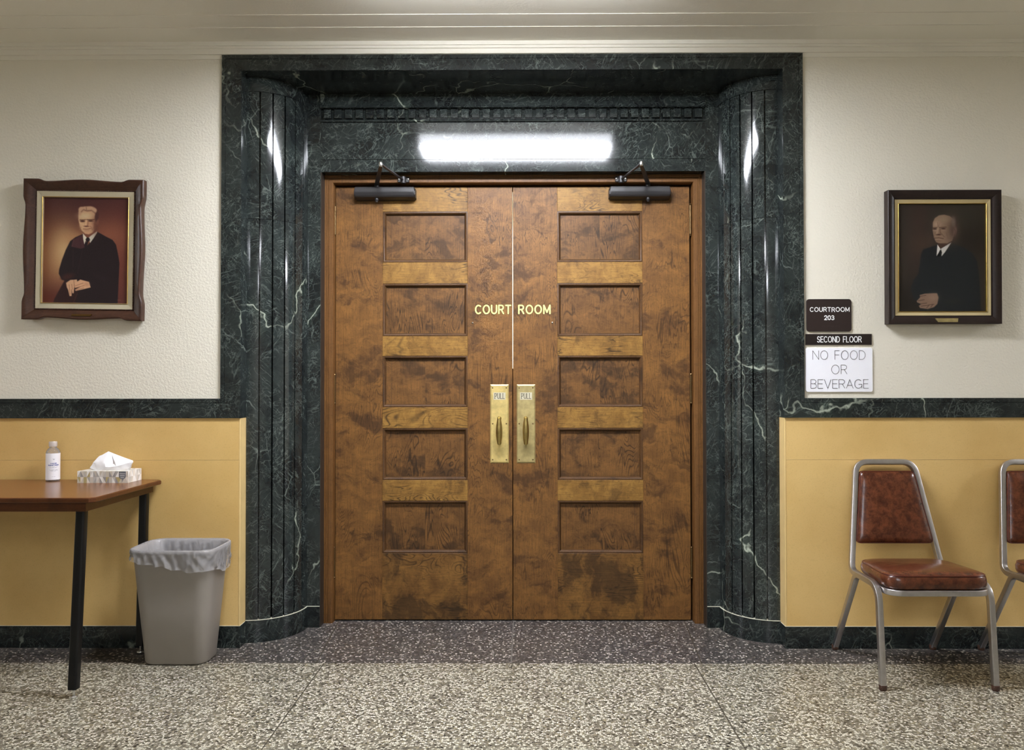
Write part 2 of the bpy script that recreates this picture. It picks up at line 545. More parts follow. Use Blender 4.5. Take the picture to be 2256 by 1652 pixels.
GLYPH = {
    'C': (0.78, [_arc(.42, .5, .42, .5, 48, 312, 20)]),
    'O': (0.86, [_arc(.43, .5, .43, .5, 0, 360, 26)]),
    'U': (0.70, [[(0, 1)] + _arc(.35, .35, .35, .35, 180, 360) + [(.70, 1)]]),
    'R': (0.66, [[(0, 0), (0, 1)], [(0, 1), (.36, 1)] + _arc(.36, .745, .27, .255, 90, -90) + [(0, .49)], [(.36, .49), (.66, 0)]]),
    'T': (0.70, [[(0, 1), (.70, 1)], [(.35, 1), (.35, 0)]]),
    'M': (0.84, [[(0, 0), (0, 1), (.42, .15), (.84, 1), (.84, 0)]]),
    'S': (0.60, [_arc(.30, .745, .27, .255, 25, 270, 14) + _arc(.30, .245, .30, .245, 90, -155, 14)[1:]]),
    'E': (0.56, [[(.56, 1), (0, 1), (0, 0), (.56, 0)], [(0, .52), (.50, .52)]]),
    'N': (0.72, [[(0, 0), (0, 1), (.72, 0), (.72, 1)]]),
    'D': (0.72, [[(0, 0), (0, 1), (.28, 1)] + _arc(.28, .5, .44, .5, 90, -90, 18) + [(0, 0)]]),
    'F': (0.54, [[(.54, 1), (0, 1), (0, 0)], [(0, .52), (.48, .52)]]),
    'L': (0.54, [[(0, 1), (0, 0), (.54, 0)]]),
    'B': (0.62, [[(0, 0), (0, 1), (.32, 1)] + _arc(.32, .76, .25, .24, 90, -90) + [(0, .52)], [(.32, .52)] + _arc(.34, .26, .28, .26, 90, -90) + [(0, 0)]]),
    'V': (0.74, [[(0, 1), (.37, 0), (.74, 1)]]),
    'A': (0.76, [[(0, 0), (.38, 1), (.76, 0)], [(.13, .34), (.63, .34)]]),
    'G': (0.82, [_arc(.42, .5, .42, .5, 48, 330, 20), [(.46, .46), (.81, .46), (.81, 0)]]),
    'P': (0.60, [[(0, 0), (0, 1), (.34, 1)] + _arc(.34, .735, .26, .265, 90, -90) + [(0, .47)]]),
    'H': (0.72, [[(0, 0), (0, 1)], [(.72, 0), (.72, 1)], [(0, .52), (.72, .52)]]),
    'I': (0.10, [[(.05, 0), (.05, 1)]]),
    'Z': (0.64, [[(0, 1), (.64, 1), (0, 0), (.64, 0)]]),
    '2': (0.58, [_arc(.29, .72, .28, .28, 165, -35, 14) + [(0, 0), (.58, 0)]]),
    '0': (0.60, [_arc(.30, .5, .30, .5, 0, 360, 24)]),
    '3': (0.58, [_arc(.28, .75, .26, .25, 150, -90, 14), _arc(.28, .255, .30, .255, 90, -150, 14)]),
    ' ': (0.42, []),
}

def stroke_text(bm, text, x0, x1, z0, z1, th, place, gap=0.2, jog=None):
    """lettering as flat ribbons; place(x, z) -> 3-D point on the carrying surface"""
    h = z1 - z0
    cnt = [len(bm.faces)]
    raw = place
    def place(a_, b_):
        return raw(a_, b_) + Vector((0, -4e-6 * cnt[0], 0))
    tot = sum(GLYPH[c][0] for c in text) + gap * (len(text) - 1)
    sx = (x1 - x0) / tot
    x = x0
    for idx, ch in enumerate(text):
        wd, strokes = GLYPH[ch]
        dz = (jog or {}).get(idx, 0.0)
        for st in strokes:
            pts = [Vector((x + p[0] * sx, z0 + dz + p[1] * h)) for p in st]
            for a, b in zip(pts, pts[1:]):
                d = (b - a)
                if d.length < 1e-9:
                    continue
                q = Vector((-d.y, d.x)).normalized() * th / 2
                bm.faces.new([bm.verts.new(place(*p)) for p in (a - q, b - q, b + q, a + q)])
                cnt[0] += 1
            for p in pts:
                bm.faces.new([bm.verts.new(place(p.x + th / 2 * math.cos(k * math.pi / 4), p.y + th / 2 * math.sin(k * math.pi / 4))) for k in range(8)])
                cnt[0] += 1
        x += (wd + gap) * sx
    return bm

# ================================================================ THE SETTING
WY = 3.528       # plaster face of the court-room wall
FACE = 3.516     # face of the marble surround
PY = 3.82        # marble face round the doors
DY = 3.925       # face of the door leaves
XI, XO = 1.2545, 1.348
ZT, ZTI = 2.745, 2.672
RAIL0, RAIL1 = 1.058, 1.148
XE = 7.5         # half length of the corridor built
YB = -6.0        # wall behind the camera
ZC = 2.80

# floor
fl = obj('floor', box(B(), -XE, XE, YB, 3.333, -0.06, 0.0), 'floor', kind='structure')
obj('border_band', box(B(), -XE, XE, 3.333, 7.0, -0.06, 0.0), 'band', fl)
for x in (-0.815, 0.795):
    obj('divider_strip', box(B(), x - 0.0022, x + 0.0022, YB, 3.333, -0.001, 0.0006), 'strip', fl)
    xs = -0.825 if x < 0 else 0.835
    b = B()
    prism(b, [(x * 1.04 - 0.0022, 3.333), (x * 1.04 + 0.0022, 3.333), (x * 1.10 + 0.0022, 3.93), (x * 1.10 - 0.0022, 3.93)],
          lambda a, c: Vector((a, c, -0.001)), lambda a, c: Vector((a, c, 0.0006)))
    obj('divider_strip', b, 'strip', fl)
obj('divider_strip', box(B(), -0.003, 0.003, 3.333, 3.97, -0.001, 0.0005), 'worn', fl)['label'] = 'pale worn joint running from between the doors'

# walls
b = B()
for s in (-1, 1):
    xs = sorted((s * XE, s * 1.262))
    box(b, *xs, WY, 3.70, 0, ZC + 0.1)
    xs = sorted((s * XE, s * 0.972))
    box(b, *xs, 3.895, 4.0, 0, ZC + 0.1)
box(b, -1.262, 1.262, WY, 3.70, 2.685, ZC + 0.1)
box(b, -0.972, 0.972, 3.895, 4.0, 2.295, ZC + 0.1)
wall = obj('wall_back', b, 'plaster', kind='structure')
for s in (-1, 1):
    b = B()
    xs = sorted((s * XE, s * 1.2565))
    box(b, *xs, 3.5235, WY, 0.1, 0.8637)
    box(b, *xs, 3.5235, WY, 0.8645, RAIL0)
    obj('wainscot_panel', b, 'yellow', wall)
    xs = sorted((s * 1.2625, s * 1.2555))
    obj('corner_bead', box(B(), *xs, 3.5225, 3.597, 0.1, RAIL0, 0.0015, 1), 'bead', wall)
obj('wall_front', box(B(), -XE, XE, YB - 0.12, YB, 0, ZC + 0.1), 'plaster', kind='structure')
obj('wall_left', box(B(), -XE - 0.12, -XE, YB, WY, 0, ZC + 0.1), 'plaster', kind='structure')
obj('wall_right', box(B(), XE, XE + 0.12, YB, WY, 0, ZC + 0.1), 'plaster', kind='structure')

# ceiling with two shallow steps, crown with four thin fasciae
b = B()
pr = [(YB, 2.95), (3.70, 2.95), (3.70, ZC), (3.364, ZC), (3.364, ZC + 0.0025), (3.253, ZC + 0.0025), (3.253, ZC + 0.005), (YB, ZC + 0.005)]
prism(b, pr, lambda y, z: Vector((-XE, y, z)), lambda y, z: Vector((XE, y, z)))
obj('ceiling', b, 'ceiling', kind='structure')
b = B()
pr = [(WY + 0.01, 2.7285), (3.523, 2.7285), (3.523, 2.748), (3.514, 2.748), (3.514, 2.7495), (3.512, 2.770), (3.505, 2.770), (3.505, 2.782), (3.499, 2.782), (3.499, ZC + 0.001), (WY + 0.01, ZC + 0.001)]
prism(b, pr, lambda y, z: Vector((-XE, y, z)), lambda y, z: Vector((XE, y, z)))
obj('trim_1', b, 'ceiling', kind='structure')

# marble surround --------------------------------------------------
portal = thing('trim_2', (0, WY, 0), kind='structure')
def surround(bm, d0, d1, y0, y1):
    """ribbon that follows chair rail - jamb - head - jamb - chair rail between insets d0, d1"""
    def lp(d, y):
        if d == 'in':
            return [(-XE, y, RAIL0), (-XI, y, RAIL0), (-XI, y, ZTI), (XI, y, ZTI), (XI, y, RAIL0), (XE, y, RAIL0)]
        return [(-XE, y, RAIL1 - d), (-XO + d, y, RAIL1 - d), (-XO + d, y, ZT - d), (XO - d, y, ZT - d), (XO - d, y, RAIL1 - d), (XE, y, RAIL1 - d)]
    loft(bm, [lp(d0, y0), lp(d1, y1)], closed=False)
b = B()
surround(b, 0.0, 0.0, WY + 0.002, FACE + 0.001)
surround(b, 0.0, 0.001, FACE + 0.001, FACE)
surround(b, 0.001, 0.0185, FACE, FACE)
surround(b, 0.0185, 0.0195, FACE, FACE + 0.003)
surround(b, 0.0195, 0.0205, FACE + 0.003, FACE)
surround(b, 0.0205, 'in', FACE, FACE)
surround(b, 'in', 'in', FACE, WY + 0.07)
obj('architrave', b, 'marble', portal)

RX, RY, CY = 0.2235, 0.230, PY + 0.002
def column_outline(s, inset=0.0, groove=True):
    pts = [(s * XI, CY - RY + inset)]
    for k in range(6):
        a0, a1 = 15 * k, 15 * (k + 1)
        for j in range(7):
            a = a0 + (a1 - a0) * j / 6
            if j == 0 and k > 0:
                continue
            if groove and j == 6 and k < 5:
                w = 0.9
                for da, dr in ((-w, 0.0), (-w * 0.8, 0.03), (w * 0.8, 0.03), (w, 0.0)):
                    t = R(a + da)
                    pts.append((s * (XI - (RX - inset - dr) * math.sin(t)), CY - (RY - inset - dr) * math.cos(t)))
            else:
                t = R(a)
                pts.append((s * (XI - (RX - inset) * math.sin(t)), CY - (RY - inset) * math.cos(t)))
    pts.append((s * XI, CY))
    return pts
def col_piece(name, s, z0, z1, mat, inset=0.0, groove=True):
    b = B()
    prism(b, column_outline(s, inset, groove), lambda x, y: Vector((x, y, z0)), lambda x, y: Vector((x, y, z1)))
    return obj(name, b, mat, portal, smooth=20)
for s in (-1, 1):
    col_piece('fluted_column', s, 0.106, 1.998, 'marble')
    col_piece('fluted_column', s, 1.9995, 2.604, 'marble')
    col_piece('column_cap', s, 2.6055, ZTI, 'marble', -0.002, False)
    col_piece('column_plinth', s, 0.0, 0.1035, 'marble_dark', -0.005, False)
    col_piece('caulk_line', s, 0.1035, 0.106, 'caulk', -0.0035, False)
    # flat slip between the column and the door casing
    xs = sorted((s * 0.967, s * (XI - RX + 0.02)))
    obj('side_slip', box(B(), *xs, PY, 3.89, 0.106, ZTI), 'marble', portal)
    obj('slip_plinth', box(B(), *xs, PY - 0.005, 3.89, 0, 0.1035), 'marble_dark', portal)
    obj('caulk_line', box(B(), *xs, PY - 0.0035, 3.89, 0.1035, 0.106), 'caulk', portal)
    xs = sorted((s * 0.967, s * 0.9635))
    obj('bronze_edge', box(B(), *xs, PY - 0.001, 3.884, 0, 2.282), 'bronze', portal)
# soffit, frieze, dentils, lintel
obj('soffit', box(B(), -XI, XI, FACE + 0.0015, 3.89, ZTI - 0.0008, ZTI + 0.02), 'marble_dark', portal)
XS = XI - RX + 0.02
b = B()
pr = [(3.89, ZTI), (PY - 0.012, ZTI), (PY - 0.012, 2.609), (PY - 0.016, 2.606), (PY - 0.016, 2.602), (PY - 0.004, 2.600), (PY + 0.016, 2.598), (PY + 0.016, 2.546), (PY - 0.006, 2.5445), (PY - 0.008, 2.539), (PY - 0.006, 2.534), (PY + 0.004, 2.532), (PY + 0.004, 2.529), (3.89, 2.529)]
prism(b, pr, lambda y, z: Vector((-0.967, y, z)), lambda y, z: Vector((0.967, y, z)))
obj('frieze', b, 'marble', portal)
b = B()
n_d = 36
pitch = 1.92 / n_d
for i in range(n_d):
    x = -0.96 + pitch * (i + 0.5)
    box(b, x - 0.0185, x + 0.0185, PY - 0.008, PY + 0.02, 2.552, 2.596, 0.0015, 1)
obj('dentil_band', b, 'marble', portal)
b = B()
box(b, -0.967, 0.967, PY, 3.89, 2.3450, 2.5285)
obj('lintel', b, 'marble', portal)
b = B()
box(b, -0.967, 0.967, PY + 0.0015, 3.89, 2.282, 2.3436)
obj('lintel', b, 'marble', portal)
# baseboards
for nm, s in (('baseboard_left', -1), ('baseboard_right', 1)):
    xs = sorted((s * XE, s * 1.2535))
    o = obj(nm, box(B(), *xs, 3.520, 3.592, 0, 0.1), 'marble_dark', kind='structure')
    xs = sorted((s * XE, s * 1.2545))
    obj('caulk_line', box(B(), *xs, 3.5215, 3.592, 0.1, 0.1018), 'caulk', o)

# wooden casing ---------------------------------------------------
def casing_loops(prof):
    return [[(-0.967 + d, y, 0.0), (-0.967 + d, y, 2.29 - d), (0.967 - d, y, 2.29 - d), (0.967 - d, y, 0.0)] for d, y in prof]
b = B()
loft(b, casing_loops([(0.0, 3.94), (0.0, 3.884), (0.010, 3.8825), (0.0125, 3.8855), (0.0135, 3.8855), (0.015, 3.8825), (0.021, 3.8825), (0.0225, 3.8855), (0.0235, 3.8855), (0.025, 3.8825), (0.044, 3.8825), (0.047, 3.886), (0.0485, 3.900), (0.0485, 3.99)]), closed=False)
obj('trim_3', b, 'casing', kind='structure', smooth=30)
b = B()
loft(b, casing_loops([(0.0485, 3.975), (0.068, 3.975), (0.068, 3.995), (0.0485, 3.995)]), closed=False)
obj('trim_4', b, 'moulding', kind='structure')

# the courtroom beyond, seen only as the bright slit between the leaves
b = B()
box(b, -1.6, 1.6, 6.9, 7.0, 1.34, 2.8)
box(b, -1.7, -1.6, 4.0, 7.0, 0, 2.8)
box(b, 1.6, 1.7, 4.0, 7.0, 0, 2.8)
box(b, -1.7, 1.7, 4.0, 7.0, 2.8, 2.9)
o = obj('wall_beyond', b, 'courtroom', kind='structure')
obj('wainscot_panel', box(B(), -1.6, 1.6, 6.85, 7.0, 0, 1.34), 'dark_panel', o)
obj('slit_blocker', box(B(), -1.6, 1.6, 4.30, 4.34, 0, 1.300), 'dark_panel', o)  # added dark board, blocks the lit courtroom floor from the lower slit
t = thing('ceiling_light', (0, 5.7, 2.8), 'ceiling light of the room behind the double doors', 'lamp')
obj('housing', box(B(), -0.7, 0.7, 5.4, 6.0, 2.74, 2.8), 'lamp_body', t)
obj('diffuser', box(B(), -0.68, 0.68, 5.42, 5.98, 2.72, 2.741), 'court_light', t)

# corridor fixtures: one just above the picture (mirrored in the lintel), the others farther off (streaks in the columns)
def fixture(x, y, rz, label, glow='tube_light'):
    t = thing('ceiling_light', (x, y, ZC + 0.01), label, 'lamp', 'fluorescent corridor fixtures', rot=(0, 0, rz))
    b = B()
    box(b, -0.62, 0.62, -0.155, 0.155, -0.035, 0.001, 0.004, 1)
    for s in (-1, 1):
        xs = sorted((s * 0.62, s * 0.602))
        box(b, *xs, -0.155, 0.155, -0.098, -0.03, 0.003, 1)
    obj('housing', b, 'lamp_body', t, world=False)
    b = B()
    pr = [(-0.1485, -0.034), (-0.1485, -0.094), (-0.10, -0.0985), (0.10, -0.0985), (0.1485, -0.094), (0.1485, -0.034)]
    prism(b, pr, lambda y, z: Vector((-0.6015, y, z)), lambda y, z: Vector((0.6015, y, z)))
    obj('diffuser', b, glow, t, world=False)
    for s in (-1, 1):
        ys = sorted((s * 0.155, s * 0.1487))
        obj('side_lens', box(B(), -0.6018, 0.6018, *ys, -0.0985, -0.0345), 'side_glow', t, world=False)
fixture(0, 2.725, 0, 'white fluorescent ceiling fixture mirrored in the marble lintel over the doors')
fixture(-5.6, 2.4, 0, 'white fluorescent ceiling fixture far down the corridor to the left')
fixture(5.6, 2.4, 0, 'white fluorescent ceiling fixture far down the corridor to the right')
fixture(0, -1.6, R(90), 'white fluorescent ceiling fixture lengthwise behind the camera, nearer the doors', 'tube_light_far')
fixture(0, -4.4, R(90), 'white fluorescent ceiling fixture lengthwise behind the camera, farthest from the doors', 'tube_light_far')

# ---------------------------------------------------------------- doors
RAILS = [(2.1046, 2.232), (1.732, 1.8414), (1.3585, 1.4600), (0.987, 1.0940), (0.6141, 0.7200), (0.006, 0.345)]
def make_door(nm, xh, xm, sgn, text, tx, plate_x, brass, screw_x):
    """sgn=+1: leaf runs from its hinges at xh to the right; -1: to the left"""
    d = thing(nm, (xh, DY, 0), kind='structure')
    X = lambda u: xh + sgn * u
    L = abs(xm - xh)
    a, c = 0.2425, 0.681
    def bx(bm, u0, u1, *r, **k):
        xs = sorted((X(u0), X(u1)))
        return box(bm, *xs, *r, **k)
    obj('stile', bx(B(), 0, a, DY, DY + 0.045, 0.006, 2.232, bev=0.001, seg=1), 'stile', d)
    obj('stile', bx(B(), c, L, DY, DY + 0.045, 0.006, 2.232, bev=0.001, seg=1), 'stile', d)
    for i, (z0, z1) in enumerate(RAILS):
        o = obj('rail', bx(B(), a, c, DY - (0.0 if i in (0, 5) else 0.0015), DY + 0.045, z0, z1, bev=0.0012, seg=1), 'stile' if i == 0 and False else ('base_rail' if i == 5 else 'rail'), d)
        if i == 0:
            o['label'] = 'top rail'
    for (z1, _), (_, z0) in zip(RAILS, RAILS[1:]):
        um = a + 0.218
        p = obj('panel', bx(B(), a, um, DY + 0.017, DY + 0.03, z0, z1), 'panel', d)
        obj('panel', bx(B(), um, c, DY + 0.017, DY + 0.03, z0, z1), 'panel', d)
        xs = sorted((X(a), X(c)))
        b = B()
        rect_frame(b, xs[0], xs[1], z0, z1, [(0, DY + 0.017), (0, DY + 0.001), (0.004, DY - 0.0005), (0.008, DY + 0.0005), (0.011, DY + 0.004), (0.0165, DY + 0.012), (0.0165, DY + 0.0165)])
        obj('panel_moulding', b, 'moulding', d, smooth=40)
        b = B()
        for u in (a + 0.043, c - 0.043):
            bx(b, u - 0.0009, u + 0.0009, DY + 0.0164, DY + 0.018, z0 + 0.012, z1 - 0.012)
        obj('panel_groove', b, 'moulding', d)
    # hinges
    for z0, z1 in ((1.981, 2.136), (1.116, 1.261), (0.223, 0.376)):
        hx = xh - sgn * 0.004
        b = B()
        prof = [(0.0, z0 - 0.0065), (0.0045, z0 - 0.006), (0.007, z0), (0.0045, z0 + 0.004)]
        n = 5
        seg = (z1 - z0 - 0.008) / n
        for k in range(n):
            q = z0 + 0.004 + seg * k
            prof += [(0.0068, q + 0.0006), (0.0068, q + seg - 0.0006), (0.0058, q + seg)]
        prof += [(0.0045, z1 - 0.004), (0.007, z1), (0.0045, z1 + 0.006), (0.0, z1 + 0.0065)]
        lathe(b, prof, (hx, DY - 0.005, 0), 'z', 14)
        obj('hinge', b, 'hinge', d, smooth=40)
    # lettering with its dark outline
    pl = lambda off: (lambda x, z: Vector((x, DY - off, z)))
    o = obj('lettering', stroke_text(B(), text, tx[0], tx[1], 1.5765, 1.6185, 0.0074, pl(0.0012), 0.34 if text == 'COURT' else 0.36), 'gold_letter', d)
    b = stroke_text(B(), text, tx[0], tx[1], 1.5765, 1.6185, 0.0112, pl(0.0007), 0.34 if text == 'COURT' else 0.36)
    obj('letter_outline', b, 'dark_outline', o)
    b = B()
    ball(b, (screw_x, DY, 1.5285), 0.0055, 12, (1, 0.5, 1))
    obj('screw', b, 'screw', d, smooth=180)
    # pull plate
    cx = plate_x
    b = B()
    w2, z0, z1 = 0.0475, 0.808, 1.211
    loft(b, [[(cx - w2, DY, z0), (cx + w2, DY, z0), (cx + w2, DY, z1), (cx - w2, DY, z1)],
             [(cx - w2, DY - 0.0015, z0), (cx + w2, DY - 0.0015, z0), (cx + w2, DY - 0.0015, z1), (cx - w2, DY - 0.0015, z1)],
             [(cx - w2 + 0.006, DY - 0.005, z0 + 0.006), (cx + w2 - 0.006, DY - 0.005, z0 + 0.006), (cx + w2 - 0.006, DY - 0.005, z1 - 0.006), (cx - w2 + 0.006, DY - 0.005, z1 - 0.006)]])
    pp = obj('pull_plate', b, brass, d)
    b = B()
    for sx in (-1, 1):
        for z in (z0 + 0.017, (z0 + z1) / 2, z1 - 0.017):
            ball(b, (cx + sx * 0.035, DY - 0.005, z), 0.0038, 10, (1, 0.5, 1))
    obj('plate_screws', b, 'hinge', pp, smooth=180)
    b = B()
    gy, zt, zb = DY - 0.044, 1.040, 0.908
    prof = [(0.0, zb - 0.004), (0.0085, zb), (0.0095, zb + 0.006)]
    for k in range(13):
        u = k / 12
        prof.append((0.0085 + 0.0075 * math.sin(math.pi * (0.10 + 0.82 * u)), zb + 0.01 + (zt - zb - 0.02) * u))
    prof += [(0.0095, zt - 0.006), (0.0085, zt), (0.0, zt + 0.004)]
    lathe(b, prof, (cx - 0.001, gy, 0), 'z', 18)
    for z in (zt - 0.003, zb + 0.003):
        lathe(b, [(0.0082, 0.0), (0.0075, 0.02), (0.0082, 0.036), (0.012, 0.040)], (cx - 0.001, gy, z), 'y', 14)
    obj('pull_handle', b, 'brass_grip', pp, smooth=40)
    b = B()
    box(b, cx - 0.031, cx + 0.031, DY - 0.0058, DY - 0.005, 1.133, 1.170)
    lb = obj('pull_label', b, 'pale_brass', pp)
    b = B()
    q = lambda x, z: Vector((x, DY - 0.0062, z))
    stroke_text(b, 'PULL', cx - 0.024, cx + 0.0255, 1.1385, 1.1645, 0.0034, q, 0.30)
    for k in range(4):
        xx = cx - 0.024 + 0.0137 * k
        for z in (1.1385, 1.1645):
            if (k == 1 and z < 1.15):
                continue
            b.faces.new([b.verts.new(q(xx + dx, z + dz)) for dx, dz in ((-0.0032, -0.0012), (0.0036, -0.0012), (0.0036, 0.0012), (-0.0032, 0.0012))])
    tmp = bpy.data.meshes.new('pull_lettering')
    o = obj('plate_lettering', b, 'etched', pp)
    bpy.data.meshes.remove(tmp)
    # door closer with its folded arm
    x0, x1 = sorted((xh + sgn * 0.109, xh + sgn * 0.413))
    cl = thing('door_closer', ((x0 + x1) / 2 - xh, -0.03, 2.19), parent=d)
    b = B()
    pr = [(DY, 2.2215), (3.878, 2.2225), (3.864, 2.215), (3.861, 2.200), (3.861, 2.183), (3.868, 2.170), (3.880, 2.1645), (DY, 2.158)]
    prism(b, pr, lambda y, z: Vector((x0, y, z)), lambda y, z: Vector((x1, y, z)))
    bmesh.ops.bevel(b, geom=[e for e in b.edges], offset=0.003, segments=2, affect='EDGES')
    for xx in (x0 - 0.004, x1 + 0.004):
        pr2 = [(DY, 2.212), (3.885, 2.212), (3.872, 2.200), (3.872, 2.180), (3.885, 2.169), (DY, 2.165)]
        xs = sorted((xx, x0 + 0.01 if xx < x0 else x1 - 0.01))
        prism(b, pr2, lambda y, z: Vector((xs[0], y, z)), lambda y, z: Vector((xs[1], y, z)))
    obj('closer_body', b, 'black_metal', cl, smooth=30)
    px = xh + sgn * 0.218
    b = B()
    lathe(b, [(0.0, 0.0), (0.009, 0.0), (0.010, -0.004), (0.010, -0.012), (0.007, -0.016), (0.007, -0.021), (0.0, -0.022)], (px, 3.888, 2.1655), 'z', 14)
    obj('pinion_cap', b, 'black_metal', cl, smooth=40)
    ex, ey = xh + sgn * 0.302, 3.558
    fx = xh + sgn * 0.358
    b = B()
    lathe(b, [(0.0, 2.243), (0.009, 2.243), (0.0115, 2.238), (0.0115, 2.222), (0.0, 2.222)], (px, 3.888, 0), 'z', 14)
    # flat main arm
    dirv = (Vector((ex, ey, 0)) - Vector((px, 3.888, 0))).normalized()
    q = Vector((-dirv.y, dirv.x, 0))
    p0, p1 = Vector((px, 3.888, 2.236)), Vector((ex, ey, 2.236))
    for wa, wb, a_, b_ in ((0.011, 0.008, p0, p1),):
        pts = [a_ - q * wa, a_ + q * wa, b_ + q * wb, b_ - q * wb]
        vs0 = [b.verts.new(p + Vector((0, 0, -0.004))) for p in pts]
        vs1 = [b.verts.new(p + Vector((0, 0, 0.004))) for p in pts]
        b.faces.new(vs0)
        b.faces.new(vs1)
        for i in range(4):
            b.faces.new((vs0[i], vs0[(i + 1) % 4], vs1[(i + 1) % 4], vs1[i]))
    obj('closer_arm', b, 'black_metal', cl, smooth=30)
    b = B()
    lathe(b, [(0.0, -0.011), (0.0075, -0.010), (0.0095, -0.005), (0.0095, 0.008), (0.006, 0.013), (0.0, 0.014)], (ex, ey, 2.243), 'z', 12)
    obj('elbow_joint', b, 'steel', cl, smooth=40)
    b = B()
    sweep(b, [(ex, ey, 2.247), (ex * 0.72 + fx * 0.28, ey * 0.72 + 3.872 * 0.28, 2.247), (fx, 3.868, 2.254)], round_profile(0.0055), (0, 0, 1))
    obj('closer_arm', b, 'black_metal', cl, smooth=40)
    b = B()
    box(b, fx - 0.030, fx + 0.030, 3.873, 3.8825, 2.243, 2.272, 0.003, 1)
    lathe(b, [(0.0, -0.018), (0.0135, -0.016), (0.0145, 0.0), (0.0135, 0.017), (0.0, 0.019)], (fx, 3.866, 2.252), 'z', 14)
    obj('arm_foot', b, 'black_metal', cl, smooth=40)
    b = B()
    for sx in (-1, 1):
        ball(b, (fx + sx * 0.0235, 3.872, 2.2585), 0.0055, 10, (1, 0.6, 1))
    ball(b, (px + sgn * 0.003, 3.880, 2.2425), 0.003, 8)
    obj('fixing_screws', b, 'steel', cl, smooth=180)
    return d
make_door('door_1', -0.9165, -0.0050, 1, 'COURT', (-0.194, -0.0135), -0.071, 'brass', -0.2097)
make_door('door_2', 0.9085, -0.0010, -1, 'ROOM', (0.0290, 0.1890), 0.0653, 'brass_dull', 0.2014)

# ================================================================ SIGNS
def plate(name, x0, x1, z0, z1, r, th, mat, label, cat, back='sign_back', lines=(), group=None, ink='white_ink'):
    cx, cz = (x0 + x1) / 2, (z0 + z1) / 2
    t = thing(name, (cx, WY, cz), label, cat, group)
    hx, hz = (x1 - x0) / 2, (z1 - z0) / 2
    b = B()
    lo = []
    for y, ins in ((0.0, 0.0), (-th + 0.001, 0.0), (-th, 0.0008)):
        lo.append([Vector((cx + u, WY + y, cz + w)) for u, w in rrect(hx - ins, hz - ins, max(r - ins, 0.0008))])
    loft(b, lo)
    obj('plate', b, mat, t)
    for txt, a0, a1, c0, c1, wd, gap, jog in lines:
        obj('lettering', stroke_text(B(), txt, a0, a1, c0, c1, wd, lambda x, z: Vector((x, WY - th - 0.0006, z)), gap, jog), ink, t)
    return t
t = plate('room_sign', 1.3605, 1.5675, 1.4545, 1.6045, 0.013, 0.006, 'sign_brown', 'dark brown rounded plate reading COURTROOM 203 on the cream wall', 'sign',
             lines=[('COURTROOM', 1.3765, 1.5560, 1.5470, 1.5655, 0.0036, 0.30, {5: -0.0012}), ('203', 1.4425, 1.4860, 1.5090, 1.5275, 0.0040, 0.24, None)])
b = B()
random.seed(4)
x = 1.432
for k in range(12):
    if k == 9:
        x += 0.008
    for i in range(2):
        for j in range(3):
            if random.random() < 0.55:
                ball(b, (x + i * 0.0023, WY - 0.006, 1.4765 + j * 0.0023), 0.0008, 6, (1, 0.6, 1))
    x += 0.0062
obj('braille_dots', b, 'sign_brown', t, smooth=180)
t = plate('floor_sign', 1.3558, 1.6600, 1.3935, 1.4430, 0.0012, 0.006, 'sign_black', 'narrow black strip reading SECOND FLOOR between the other two signs', 'sign',
             lines=[('SECOND FLOOR', 1.4090, 1.6105, 1.4055, 1.4310, 0.0037, 0.26, None)])
b = B()
rect_frame(b, 1.3552, 1.6606, 1.3922, 1.4438, [(0, WY), (0, WY - 0.003), (0.003, WY - 0.003), (0.003, WY)])
obj('backing', b, 'sign_back', t)
t = plate('notice', 1.3550, 1.6625, 1.1760, 1.3790, 0.010, 0.006, 'sign_white', 'white rounded notice reading NO FOOD OR BEVERAGE', 'sign',
             lines=[('NO FOOD', 1.3875, 1.6280, 1.3255, 1.3660, 0.0019, 0.22, None), ('OR', 1.4735, 1.5440, 1.2590, 1.3000, 0.0019, 0.20, None), ('BEVERAGE', 1.3780, 1.6420, 1.1930, 1.2330, 0.0019, 0.17, None)], ink='black_ink')

